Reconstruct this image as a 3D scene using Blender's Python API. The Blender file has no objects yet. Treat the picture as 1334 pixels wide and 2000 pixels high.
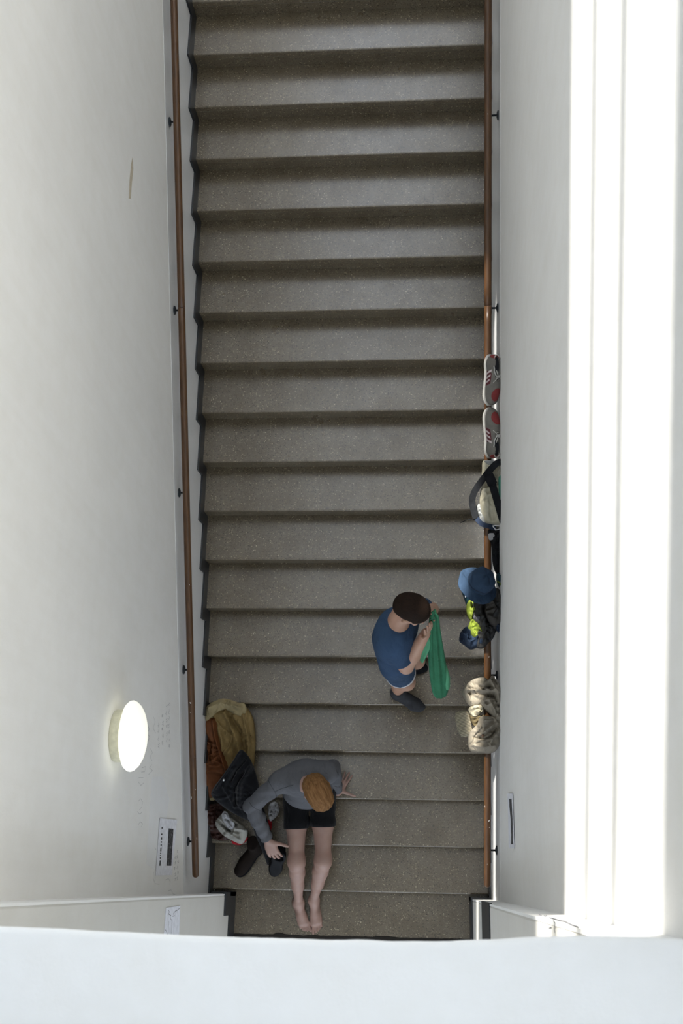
import bpy, bmesh, math, random
import numpy as np
from mathutils import Vector, Matrix

# ------------------------------------------------------------------ camera
FPX = 2100.0
CAM = np.array([1.5392, 0.3688, 8.3738])
AX, AY, AZ = 0.3342, 0.0711, 0.0196
def _rot(a, b, c):
    ca, sa, cb, sb, cc, sc_ = math.cos(a), math.sin(a), math.cos(b), math.sin(b), math.cos(c), math.sin(c)
    Rx = np.array([[1, 0, 0], [0, ca, -sa], [0, sa, ca]])
    Ry = np.array([[cb, 0, sb], [0, 1, 0], [-sb, 0, cb]])
    Rz = np.array([[cc, -sc_, 0], [sc_, cc, 0], [0, 0, 1]])
    return Rz @ Ry @ Rx
ROT = _rot(AX, AY, AZ)
scene = bpy.context.scene
COL = scene.collection
cd = bpy.data.cameras.new('camera')
cd.sensor_fit = 'VERTICAL'; cd.sensor_height = 36.0; cd.lens = FPX / 2000 * 36.0
cd.clip_start = 0.05; cd.clip_end = 200
cd.dof.use_dof = True; cd.dof.focus_distance = 7.4; cd.dof.aperture_fstop = 9.0
cam = bpy.data.objects.new('camera', cd); COL.objects.link(cam)
m4 = np.eye(4); m4[:3, :3] = ROT; m4[:3, 3] = CAM
cam.matrix_world = Matrix(m4.tolist())
scene.camera = cam

# ------------------------------------------------------------------ stair measures (metres)
TREAD, RISE, OVER = 0.315, 0.1431, 0.0176
WID = 2.021
SL = RISE / TREAD

# ------------------------------------------------------------------ light
world = bpy.data.worlds.new('sky'); scene.world = world
world.use_nodes = True
bg = world.node_tree.nodes['Background']
bg.inputs[0].default_value = (0.83, 0.925, 1.06, 1); bg.inputs[1].default_value = 2.7
SUNX, SUNY = 0.30, -0.25
SUND = Vector((SUNX, SUNY, -2.6 * SUNX + SL * SUNY)).normalized()
sd = bpy.data.lights.new('sun', 'SUN'); sd.energy = 22.0; sd.angle = 0.0093; sd.color = (1.0, 0.96, 0.88)
sun = bpy.data.objects.new('sun', sd); COL.objects.link(sun)
sun.rotation_euler = SUND.to_track_quat('-Z', 'Y').to_euler()
sun.location = (-3, 6, 18)
scene.view_settings.view_transform = 'Standard'
scene.view_settings.look = 'None'
scene.view_settings.gamma = 1.0
scene.view_settings.use_curve_mapping = False
scene.view_settings.exposure = 0.0

# ------------------------------------------------------------------ helpers
rng = random.Random(7)
def on(px, py, z=None, X=None, w=None, Y=None):
    """point of the place seen at a spot of the 1334x2000 photograph, on a given height / plane / height above the flight"""
    v = ROT @ np.array([(px - 667) / FPX, -(py - 1000) / FPX, -1.0])
    if z is not None: t = (z - CAM[2]) / v[2]
    elif X is not None: t = (X - CAM[0]) / v[0]
    elif Y is not None: t = (Y - CAM[1]) / v[1]
    else: t = (w - (CAM[2] - SL * CAM[1])) / (v[2] - SL * v[1])
    return CAM + t * v

def setp(o, label=None, cat=None, group=None, kind=None):
    if label: o['label'] = label
    if cat: o['category'] = cat
    if group: o['group'] = group
    if kind: o['kind'] = kind
    return o

def mesh_obj(name, verts, faces, mat=None, parent=None, smooth=False, mats=None, fmat=None):
    me = bpy.data.meshes.new(name)
    me.from_pydata([tuple(map(float, v)) for v in verts], [], [tuple(map(int, f)) for f in faces])
    if mats:
        for m in mats: me.materials.append(m)
        if fmat is not None: me.polygons.foreach_set('material_index', np.asarray(fmat, dtype=np.int32))
    elif mat: me.materials.append(mat)
    if smooth: me.polygons.foreach_set('use_smooth', np.ones(len(me.polygons), dtype=bool))
    me.update()
    o = bpy.data.objects.new(name, me); COL.objects.link(o)
    if parent: o.parent = parent
    return o

def empty(name, loc=(0, 0, 0), parent=None):
    o = bpy.data.objects.new(name, None); COL.objects.link(o)
    o.location = loc; o.empty_display_size = 0.1
    if parent: o.parent = parent
    return o

def adopt(child, parent):
    """parent an object built in world coordinates under an unrotated empty"""
    child.parent = parent
    child.location = Vector(child.location) - Vector(parent.location)
    return child

BOXF = [(0, 3, 2, 1), (4, 5, 6, 7), (0, 1, 5, 4), (1, 2, 6, 5), (2, 3, 7, 6), (3, 0, 4, 7)]
def boxv(x0, x1, y0, y1, z0, z1, shear=0.0):
    return [(x, y, z + shear * y) for z in (z0, z1) for (x, y) in ((x0, y0), (x1, y0), (x1, y1), (x0, y1))]
def boxes(name, lst, mat, parent=None, shear=0.0):
    v, f = [], []
    for b in lst:
        n = len(v); v += boxv(*b, shear=shear); f += [tuple(i + n for i in q) for q in BOXF]
    return mesh_obj(name, v, f, mat, parent)

def bevel(o, width, seg=2):
    m = o.modifiers.new('bevel', 'BEVEL'); m.width = width; m.segments = seg; m.limit_method = 'ANGLE'
    return o

def tube(name, pts, r, mat, parent=None, n=12, cap=True, rs=None, squash=None):
    """tube along points, radius r or list rs"""
    P = [Vector(p) for p in pts]; v, f = [], []
    rr = rs if rs is not None else [r] * len(P)
    T0 = (P[1] - P[0]).normalized()
    up = Vector((0, 0, 1)) if abs(T0.z) < .9 else Vector((0, 1, 0))
    N = T0.cross(up).normalized()
    for i, p in enumerate(P):
        T = (P[min(i + 1, len(P) - 1)] - P[max(i - 1, 0)]).normalized()
        N = (N - T * N.dot(T)).normalized(); B = T.cross(N)
        for k in range(n):
            a = 2 * math.pi * k / n
            v.append(p + (N * math.cos(a) + B * math.sin(a) * (squash or 1)) * rr[i])
    for i in range(len(P) - 1):
        for k in range(n):
            k2 = (k + 1) % n
            f.append((i * n + k, i * n + k2, (i + 1) * n + k2, (i + 1) * n + k))
    if cap:
        f.append(tuple(range(n))[::-1]); f.append(tuple((len(P) - 1) * n + k for k in range(n)))
    return mesh_obj(name, v, f, mat, parent, smooth=True)

def lathe(name, prof, origin, axis, mat, parent=None, n=40):
    """profile [(r, t)] turned about axis through origin"""
    A = Vector(axis).normalized(); U = A.orthogonal().normalized(); V = A.cross(U)
    v, f = [], []
    for r, t in prof:
        for k in range(n):
            a = 2 * math.pi * k / n
            v.append(Vector(origin) + A * t + (U * math.cos(a) + V * math.sin(a)) * max(r, 1e-4))
    for i in range(len(prof) - 1):
        for k in range(n):
            k2 = (k + 1) % n
            f.append((i * n + k, i * n + k2, (i + 1) * n + k2, (i + 1) * n + k))
    return mesh_obj(name, v, f, mat, parent, smooth=True)

# ------------------------------------------------------------------ materials
def new_mat(name):
    m = bpy.data.materials.new(name); m.use_nodes = True
    return m, m.node_tree.nodes, m.node_tree.links, m.node_tree.nodes['Principled BSDF']
def pos_node(N, L, scale=1.0, world=True):
    g = N.new('ShaderNodeNewGeometry') if world else N.new('ShaderNodeTexCoord')
    return g.outputs['Position'] if world else g.outputs['Object']
def noise(N, L, vec, scale, detail=4, rough=.55):
    n = N.new('ShaderNodeTexNoise'); n.inputs['Scale'].default_value = scale
    n.inputs['Detail'].default_value = detail; n.inputs['Roughness'].default_value = rough
    L.new(vec, n.inputs['Vector']); return n
def ramp(N, L, fac, stops):
    r = N.new('ShaderNodeValToRGB'); e = r.color_ramp.elements
    while len(e) < len(stops): e.new(.5)
    for q, (p, c) in zip(e, stops): q.position = p; q.color = (*c, 1) if len(c) == 3 else c
    L.new(fac, r.inputs['Fac']); return r
def mix(N, L, fac, a, b, mode='MIX'):
    m = N.new('ShaderNodeMix'); m.data_type = 'RGBA'; m.blend_type = mode
    for i, s in ((0, fac), (6, a), (7, b)):
        if hasattr(s, 'links'): L.new(s, m.inputs[i])
        elif isinstance(s, (tuple, list)): m.inputs[i].default_value = (*s[:3], 1)
        else: m.inputs[i].default_value = s
    return m.outputs[2]
def bump(N, L, B, height, strength=.2, dist=.01, prev=None):
    b = N.new('ShaderNodeBump'); b.inputs['Strength'].default_value = strength; b.inputs['Distance'].default_value = dist
    L.new(height, b.inputs['Height'])
    if prev is not None: L.new(prev, b.inputs['Normal'])
    L.new(b.outputs[0], B.inputs['Normal']); return b.outputs[0]

def fabric(name, col, var=.25, scale=60, rough=.9, weave=900, bs=.25, sheen=.0, blot=9, wrk=.45, wsc=11):
    m, N, L, B = new_mat(name); P = pos_node(N, L)
    n1 = noise(N, L, P, blot, 5); c = [x for x in col]
    r = ramp(N, L, n1.outputs['Fac'], [(.3, tuple(x * (1 - var) for x in c)), (.7, tuple(min(1, x * (1 + var)) for x in c))])
    L.new(r.outputs[0], B.inputs['Base Color'])
    B.inputs['Roughness'].default_value = rough
    B.inputs['Sheen Weight'].default_value = sheen; B.inputs['Specular IOR Level'].default_value = .15
    n2 = noise(N, L, P, weave, 2); n3 = noise(N, L, P, scale, 4)
    mp = N.new('ShaderNodeMapping'); mp.inputs['Scale'].default_value = (1.0, .55, .8); mp.inputs['Rotation'].default_value = (.4, .3, .7); L.new(P, mp.inputs[0])
    nw = noise(N, L, mp.outputs[0], wsc, 3, .5)
    sb = N.new('ShaderNodeMath'); sb.operation = 'SUBTRACT'; sb.inputs[1].default_value = .5; L.new(nw.outputs['Fac'], sb.inputs[0])
    ab = N.new('ShaderNodeMath'); ab.operation = 'ABSOLUTE'; L.new(sb.outputs[0], ab.inputs[0])
    pw = N.new('ShaderNodeMath'); pw.operation = 'POWER'; pw.inputs[1].default_value = .7; L.new(ab.outputs[0], pw.inputs[0])
    b0 = bump(N, L, B, pw.outputs[0], wrk, .035)
    b1 = bump(N, L, B, n3.outputs['Fac'], bs, .006, b0)
    bump(N, L, B, n2.outputs['Fac'], .25, .002, b1)
    return m
def plain(name, col, rough=.6, metal=0.0, spec=.5, coat=0.0):
    m, N, L, B = new_mat(name); P = pos_node(N, L)
    n = noise(N, L, P, 35, 3)
    r = ramp(N, L, n.outputs['Fac'], [(.3, tuple(x * .88 for x in col)), (.7, tuple(min(1, x * 1.1) for x in col))])
    L.new(r.outputs[0], B.inputs['Base Color'])
    B.inputs['Roughness'].default_value = rough; B.inputs['Metallic'].default_value = metal
    B.inputs['Specular IOR Level'].default_value = spec; B.inputs['Coat Weight'].default_value = coat
    return m

def plaster(name, col, rough=.75, streak=.06, coat=0.0):
    m, N, L, B = new_mat(name); P = pos_node(N, L)
    n1 = noise(N, L, P, 1.3, 6); n2 = noise(N, L, P, 9, 5)
    a = ramp(N, L, n1.outputs['Fac'], [(.3, tuple(x * (1 - streak) for x in col)), (.7, col)])
    b = ramp(N, L, n2.outputs['Fac'], [(.25, (.975, .97, .96)), (.6, (1, 1, 1))])
    # faint brushed streaks down the wall
    mp = N.new('ShaderNodeMapping'); mp.inputs['Scale'].default_value = (6, 6, .5); L.new(P, mp.inputs[0])
    n4 = noise(N, L, mp.outputs[0], 3, 4)
    c = ramp(N, L, n4.outputs['Fac'], [(.3, (.98, .978, .97)), (.65, (1, 1, 1))])
    x = mix(N, L, 1.0, a.outputs[0], b.outputs[0], 'MULTIPLY'); x = mix(N, L, 1.0, x, c.outputs[0], 'MULTIPLY')
    L.new(x, B.inputs['Base Color']); B.inputs['Roughness'].default_value = rough
    B.inputs['Coat Weight'].default_value = coat
    n3 = noise(N, L, P, 120, 4)
    b1 = bump(N, L, B, n2.outputs['Fac'], .12, .02)
    bump(N, L, B, n3.outputs['Fac'], .12, .003, b1)
    return m

def terrazzo(name):
    m, N, L, B = new_mat(name); P = pos_node(N, L)
    base = noise(N, L, P, 2.2, 6, .6)
    c0 = ramp(N, L, base.outputs['Fac'], [(.3, (.150, .130, .100)), (.55, (.19, .170, .140)), (.75, (.22, .205, .178))])
    # stone chips
    v = N.new('ShaderNodeTexVoronoi'); v.inputs['Scale'].default_value = 120; L.new(P, v.inputs['Vector'])
    sep = N.new('ShaderNodeSeparateColor'); L.new(v.outputs['Color'], sep.inputs[0])
    chipc = ramp(N, L, sep.outputs[0], [(0, (.03, .027, .023)), (.14, (.085, .073, .055)), (.3, (.15, .132, .105)), (.55, (.21, .19, .155)), (.80, (.33, .30, .245)), (.94, (.56, .53, .45))])
    chipc.color_ramp.interpolation = 'CONSTANT'
    chipm = ramp(N, L, v.outputs['Distance'], [(.28, (1, 1, 1)), (.5, (0, 0, 0))])
    x = mix(N, L, chipm.outputs[0], c0.outputs[0], chipc.outputs[0])
    v2 = N.new('ShaderNodeTexVoronoi'); v2.inputs['Scale'].default_value = 56; L.new(P, v2.inputs['Vector'])
    sep2 = N.new('ShaderNodeSeparateColor'); L.new(v2.outputs['Color'], sep2.inputs[0])
    pick = ramp(N, L, sep2.outputs[1], [(.83, (0, 0, 0)), (.85, (1, 1, 1))])
    disc = ramp(N, L, v2.outputs['Distance'], [(.17, (1, 1, 1)), (.24, (0, 0, 0))])
    f2 = mix(N, L, 1.0, pick.outputs[0], disc.outputs[0], 'MULTIPLY')
    big = ramp(N, L, sep2.outputs[0], [(0, (.04, .037, .033)), (.40, (.065, .06, .05)), (.45, (.42, .39, .33)), (1, (.75, .72, .64))])
    x = mix(N, L, f2, x, big.outputs[0])
    # wear: scattered stains
    st = noise(N, L, P, 6.5, 7, .65)
    sc = ramp(N, L, st.outputs['Fac'], [(.35, (.78, .74, .66)), (.6, (1, 1, 1))])
    x = mix(N, L, .8, x, sc.outputs[0], 'MULTIPLY'); x = mix(N, L, 1.0, x, (.76, .69, .57), 'MULTIPLY')
    L.new(x, B.inputs['Base Color'])
    rr = ramp(N, L, st.outputs['Fac'], [(.3, (.42, .42, .42)), (.7, (.26, .26, .26))])
    L.new(rr.outputs[0], B.inputs['Roughness'])
    B.inputs['Specular IOR Level'].default_value = .5
    B.inputs['Coat Weight'].default_value = .9; B.inputs['Coat Roughness'].default_value = .22
    n3 = noise(N, L, P, 260, 3)
    bump(N, L, B, n3.outputs['Fac'], .15, .002)
    return m

def wood(name):
    m, N, L, B = new_mat(name); P = pos_node(N, L)
    mp = N.new('ShaderNodeMapping'); mp.inputs['Scale'].default_value = (60, 2.2, 12); L.new(P, mp.inputs[0])
    n = noise(N, L, mp.outputs[0], 1.6, 6, .6)
    r = ramp(N, L, n.outputs['Fac'], [(.25, (.042, .018, .0065)), (.5, (.078, .035, .012)), (.75, (.12, .055, .020))])
    L.new(r.outputs[0], B.inputs['Base Color']); B.inputs['Roughness'].default_value = .38
    B.inputs['Coat Weight'].default_value = .12; B.inputs['Coat Roughness'].default_value = .3
    bump(N, L, B, n.outputs['Fac'], .12, .002)
    return m

M_WALL = plaster('white_plaster', (.84, .835, .815))
M_DADO = plaster('white_gloss_dado', (.815, .825, .84), rough=.45, coat=.15)
M_JAMB = plaster('beige_plaster', (.66, .645, .60))
M_TERR = terrazzo('terrazzo')
M_WOOD = wood('brown_varnished_wood')
M_IRON = plain('dark_grey_iron', (.028, .034, .042), .5, .3)
M_BLACKP = plain('black_gloss_paint', (.014, .016, .02), .42)
M_PAPER = plain('white_paper', (.74, .75, .80), .8)
M_INK = plain('black_ink', (.012, .012, .014), .7)
M_GREYINK = plain('grey_ink', (.16, .16, .17), .8)
M_PENCIL = plain('pencil_grey', (.48, .48, .48), .9)
M_SCUFF = plain('ochre_scuff', (.52, .46, .36), .9)
M_WPAINT = plain('white_paint_spots', (.75, .74, .70), .6)
M_DIRT = plain('broken_dark_edge', (.016, .013, .010), .95)

# ------------------------------------------------------------------ setting
WTOP_R, WTOP_L, ROOFW = 6.75, 5.3, 10.5
YE = 0.278           # where the flight narrows between the two piers
YN, YF = -4.0, 11.5  # ends of the hall
wall_left = boxes('wall_left', [(-.30, 0, YE - .02, YF, -1.2, WTOP_L)], M_WALL, shear=SL); setp(wall_left, kind='structure')
wall_right = boxes('wall_right', [(WID, WID + .3, YE - .02, YF, -1.2, WTOP_R)], M_WALL, shear=SL); setp(wall_right, kind='structure')
wall_pier_left = boxes('wall_pier_left', [(-.30, .149, -2.2, YE, -1.0, 6.615)], M_JAMB); setp(wall_pier_left, kind='structure')
bevel(wall_pier_left, .012)
wall_pier_right = boxes('wall_pier_right', [(1.89, WID + .3, -2.2, YE, -1.0, 6.615)], M_JAMB); setp(wall_pier_right, kind='structure')
bevel(wall_pier_right, .012)
# white-painted narrow returns of the piers facing the flight
t = boxes('trim_1', [(0.0, .150, YE - .004, YE + .006, -.2, 6.6)], M_WALL); setp(t, kind='structure')
t = boxes('trim_2', [(1.889, WID, YE - .004, YE + .006, -.2, 6.6)], M_WALL); setp(t, kind='structure')
# outer hall behind and above the low left wall
o = boxes('wall_outer_left', [(-3.6, -3.3, YN, YF, 3.5, ROOFW)], M_WALL, shear=SL); setp(o, kind='structure')
o = boxes('floor_gallery_left', [(-3.6, -.28, YN, YF, 4.9, 5.1)], M_WALL, shear=SL); setp(o, kind='structure')
# parapet the photographer leans over, slightly wavy hand-plastered edge
pv, pf = [], []
edge = [(-.35, .3085), (.20, .3065), (.55, .300), (.88, .2955), (1.0, .2930), (1.13, .2895), (1.24, .2875), (1.33, .2875), (1.44, .2875), (1.60, .2895), (1.645, .2930), (1.72, .2998), (1.83, .3020), (1.894, .3030), (1.93, .2990), (2.35, .2980)]
ex = np.linspace(-.35, 2.35, 271); ey = np.interp(ex, [e[0] for e in edge], [e[1] for e in edge])
r_ = np.random.RandomState(3); wob = np.convolve(r_.randn(271), np.ones(5) / 5, 'same') * .0009
ey = np.convolve(np.pad(ey, 6, 'edge'), np.ones(13) / 13, 'valid') + wob
prof = [(-.20, -1.4), (-.19, -.075), (-.05, -.065), (-.022, -.055), (-.008, -.036), (-.001, -.018), (0, -.008), (-.003, -.003), (-.010, 0.0), (-.14, .002), (-.32, .0), (-.322, -1.4)]
for x, y in zip(ex, ey):
    for dy, dz in prof: pv.append((x, y + dy, 6.615 + dz))
n = len(prof)
for i in range(len(ex) - 1):
    for k in range(n - 1): pf.append((i * n + k, (i + 1) * n + k, (i + 1) * n + k + 1, i * n + k + 1))
o = mesh_obj('wall_parapet', pv, pf, M_WALL, smooth=True); setp(o, kind='structure')
o = boxes('floor_gallery', [(-3.6, 5.0, YN, -.02, 5.2, 5.4)], M_JAMB); setp(o, kind='structure')
# unseen sloping roof, two skylight slots and bars shaped to throw the sun bands
def roof_x(w): return WID - (ROOFW - w) / 2.6
a0, a1 = roof_x(.40), roof_x(.62); b0, b1 = roof_x(4.31), roof_x(5.84)
m1, m2 = roof_x(4.79), roof_x(5.27)
rb = [(-3.6, a0, YN, YF), (a0, a1, YN, 2.3), (a0, a1, 7.05, YF), (a1, b0, YN, YF), (b0, b1, YN, 1.72), (b1, 4.0, YN, YF)]
o = boxes('ceiling', [(x0, x1, y0, y1, ROOFW, ROOFW + .03) for x0, x1, y0, y1 in rb], M_WALL, shear=SL); setp(o, kind='structure')
o = boxes('window_1', [(x - .0145, x + .0145, YN, YF, ROOFW - .02, ROOFW + .04) for x in (m1, m2)], M_WALL, shear=SL); setp(o, kind='structure')
# unseen hall ends: far open above for sky light, near closed to darken steps
o = boxes('wall_far', [(-3.6, 5, YF, YF + .2, -1, 6.2)], M_WALL); setp(o, kind='structure')
o = boxes('wall_near', [(-3.6, 5, YN - .2, YN, 5, 9.2)], M_WALL); setp(o, kind='structure')
o = boxes('floor_hall_right', [(WID + .25, 3.9, YN, YF, 5.9, 6.1)], M_WALL, shear=SL); setp(o, kind='structure')
o = boxes('wall_outer_right_blocker', [(3.6, 3.9, YN, YF, 5.9, 7.3), (3.6, 3.9, -.1, 1.6, 7.2, ROOFW)], M_WALL, shear=SL); setp(o, kind='structure')  # unseen upper block added to keep sky light off the lower steps
# dado paint below the fine line that follows the handrail
def dado(name, x0, x1, wa, wb, parent_kind=True):
    ya, yb = YE + .004, YF - .1
    wA = wa + (wb - wa) * (ya - .4) / (5.3 - .4); wB = wa + (wb - wa) * (yb - .4) / (5.3 - .4)
    v = [(x, y, z) for x in (x0, x1) for (y, z) in ((ya, ya * SL - .2), (yb, yb * SL - .2), (yb, yb * SL + wB), (ya, ya * SL + wA))]
    f = [(0, 1, 2, 3), (7, 6, 5, 4), (3, 2, 6, 7), (0, 4, 5, 1), (1, 5, 6, 2), (0, 3, 7, 4)]
    return setp(mesh_obj(name, v, f, M_DADO), kind='structure')
dado('trim_3', -.02, .0015, .962, .905)
dado('trim_4', WID - .0015, WID + .02, 1.06, .91)

# ------------------------------------------------------------------ staircase
stair = empty('staircase'); setp(stair, kind='structure')
def step_mesh(x0, x1, tread=TREAD):
    prof = [(tread + OVER + .03, -.0), (.010, 0), (.004, -.0015), (.001, -.004), (0, -.010), (0, -.040), (.003, -.046), (OVER, -.052), (OVER, -RISE - .01), (tread + OVER + .03, -RISE - .01)]
    v = [(x, y, z) for x in (x0, x1) for y, z in prof]; n = len(prof)
    f = [tuple(range(n)), tuple(range(2 * n - 1, n - 1, -1))]
    f += [(k, n + k, n + (k + 1) % n, (k + 1) % n) for k in range(n)]
    me = bpy.data.meshes.new('step'); me.from_pydata(v, [], f); me.materials.append(M_TERR); me.update()
    bm = bmesh.new(); bm.from_mesh(me); bmesh.ops.recalc_face_normals(bm, faces=bm.faces); bm.to_mesh(me); bm.free()
    return me
sm = step_mesh(0.0, WID); sm0 = step_mesh(.149, 1.89)
for i in range(-3, 25):
    o = bpy.data.objects.new('step', sm0 if i < 0 else sm); COL.objects.link(o); o.parent = stair
    o.location = (0, i * TREAD, i * RISE)
o = boxes('landing', [(0, WID, 25 * TREAD, YF, 25 * RISE - .2, 25 * RISE)], M_TERR, stair)
# broken, dirty edge of the lowest tread in view
bv, bf = [], []
bx = np.linspace(.149, 1.89, 180)
r_ = np.random.RandomState(5); nz = np.convolve(r_.rand(200), np.ones(4) / 4, 'same')[:180]
chip = .004 + .010 * nz + .030 * np.exp(-((bx - on(545, 1822, z=0)[0]) / .035) ** 2) * .5 + .006 * np.exp(-((bx - 1.25) / .05) ** 2)
for x, c in zip(bx, chip): bv += [(x, -.034, .002), (x, c * .8, .004), (x, c, .0008), (x, -.034, -.05)]
for i in range(179):
    for k in range(3): bf.append((i * 4 + k, i * 4 + k + 1, i * 4 + 5 + k, i * 4 + 4 + k))
    bf.append((i * 4 + 3, i * 4, i * 4 + 4, i * 4 + 7))
mesh_obj('broken_edge', bv, bf, M_DIRT, stair)
# black stepped skirting
def skirting(name, x0, x1, imax):
    inner, outer = [], []
    for i in range(1, imax):
        inner += [(i * TREAD + OVER * .5, (i - 1) * RISE if i > 1 else 0), (i * TREAD, i * RISE)]
        outer += [(i * TREAD - .090, (i - 1) * RISE + .125), (i * TREAD - .105, i * RISE + .125)]
    outer[0] = (YE + .006, .125); outer[1] = (YE + .006, RISE + .125); inner[0] = (YE + .006, 0)
    n = len(inner); v, f = [], []
    for x in (x0, x1):
        v += [(x, y, z) for y, z in inner] + [(x, y, z) for y, z in outer]
    for k in range(n - 1):
        a, b, c, e = k, k + 1, n + k + 1, n + k
        f += [(a, b, c, e), (2 * n + e, 2 * n + c, 2 * n + b, 2 * n + a), (e, c, 2 * n + c, 2 * n + e), (a, 2 * n + a, 2 * n + b, b)]
    return setp(mesh_obj(name, v, f, M_BLACKP), kind='structure')
skirting('baseboard_left', .001, .014, 26)
skirting('baseboard_right', WID - .014, WID - .001, 26)
# black base of the piers
o = boxes('baseboard_pier_left', [(.02, .162, YE - .01, YE + .018, 0, RISE + .10), (.14, .162, .14, YE + .018, 0, .42), (.14, .160, -.6, .15, -.4, .22)], M_BLACKP); setp(o, kind='structure')
o = boxes('baseboard_pier_right', [(1.878, WID, YE - .01, YE + .018, 0, RISE + .10), (1.878, 1.90, -.6, YE + .018, -.4, .30)], M_BLACKP); setp(o, kind='structure')
o = boxes('trim_5', [(1.884, 1.90, -.6, YE + .010, 1.60, 2.35)], M_BLACKP); setp(o, kind='structure')

# ------------------------------------------------------------------ handrails
def handrail(side, label):
    left = side < 0
    xr = .063 if left else 1.9526
    xw = .003 if left else WID - .003
    root = empty('handrail', (xr, .5, .5 * SL + .871))
    setp(root, label, 'handrail', 'handrails along the stair walls')
    yend = on(386, 1714, w=.8715)[1] if left else on(952.7, 1733, w=.8715)[1]
    yj = on(361, 601, w=.8715)[1] if left else on(952, 597, w=.8715)[1]
    r = .0222
    def pt(y): return Vector((xr, y, y * SL + .8715))
    segs = [(yend, yj - .0012), (yj + .0012, 8.2)]
    for s, (ya, yb) in enumerate(segs):
        L = (pt(yb) - pt(ya)).length; nn = 40
        pts = [pt(ya + (yb - ya) * k / nn) for k in range(nn + 1)]; rs = [r] * (nn + 1)
        if s == 0:
            T = (pt(yb) - pt(ya)).normalized()
            pts = [pt(ya) - T * .001] + [pt(ya) + T * r * (1 - math.cos(q)) for q in (.35, .7, 1.05, 1.3)] + [pt(ya) + T * r] + pts[1:]
            rs = [r * .05] + [r * math.sin(q) for q in (.35, .7, 1.05, 1.3)] + [r] * (nn + 1)
        o = tube('rail_section', pts, r, M_WOOD, None, n=20, rs=rs); adopt(o, root)
    y0 = 4.792 if left else 4.7716
    for j in range(-3, 5):
        y = y0 - j * 1.0452; zw = y * SL + .805
        if y > 8: continue
        b = empty('bracket', (xw, y, zw)); adopt(b, root)
        sgn = 1 if left else -1
        ax = (sgn, 0, 0)
        me = lathe('rosette', [(.0001, .012), (.012, .0115), (.026, .007), (.029, .004), (.029, 0)], (0, 0, 0), ax, M_IRON, b, n=24)
        pts = [Vector((sgn * .004, 0, 0)), Vector((sgn * .05, 0, 0)), Vector((sgn * .058, 0, .004)), Vector((sgn * .061, 0, .012)), Vector((sgn * .061, 0, .05))]
        tube('arm', pts, .0062, M_IRON, b, n=10)
    # splashes of white paint on the wood
    spots = [(370, 1142), (372, 1392), (381, 1542), (374, 1558), (384, 1638), (382, 1479), (372, 1373)] if left else [(947, 1575), (955, 1603), (956, 1616), (952, 1688), (955, 1283), (953, 223)]
    v, f = [], []
    for sx, sy in spots:
        c = on(sx, sy, w=.8715 + r); ang = rng.uniform(0, 3); ln = rng.uniform(.004, .014); q = len(v)
        x = min(max(c[0], xr - .017), xr + .017); zz = c[1] * SL + .8715 + math.sqrt(r * r - (x - xr) ** 2) * 1.085
        for k in range(8):
            aa = k * math.pi / 4; dx = math.cos(aa) * ln * .35; dy = math.sin(aa) * ln
            v.append((x + dx * math.cos(ang) * .6 - dy * math.sin(ang) * .35, c[1] + dx * math.sin(ang) + dy * math.cos(ang), zz + dy * math.cos(ang) * SL + .0005))
        v.append((x, c[1], zz + .003))
        f += [(q + k, q + (k + 1) % 8, q + 8) for k in range(8)]
    o = mesh_obj('paint_splash', v, f, M_WPAINT); adopt(o, root); setp(o, kind='stuff')
    return root
handrail(-1, 'brown wooden handrail on the wall with the round lit lamp')
handrail(1, 'brown wooden handrail carrying the shoes, bag and jackets')
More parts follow.
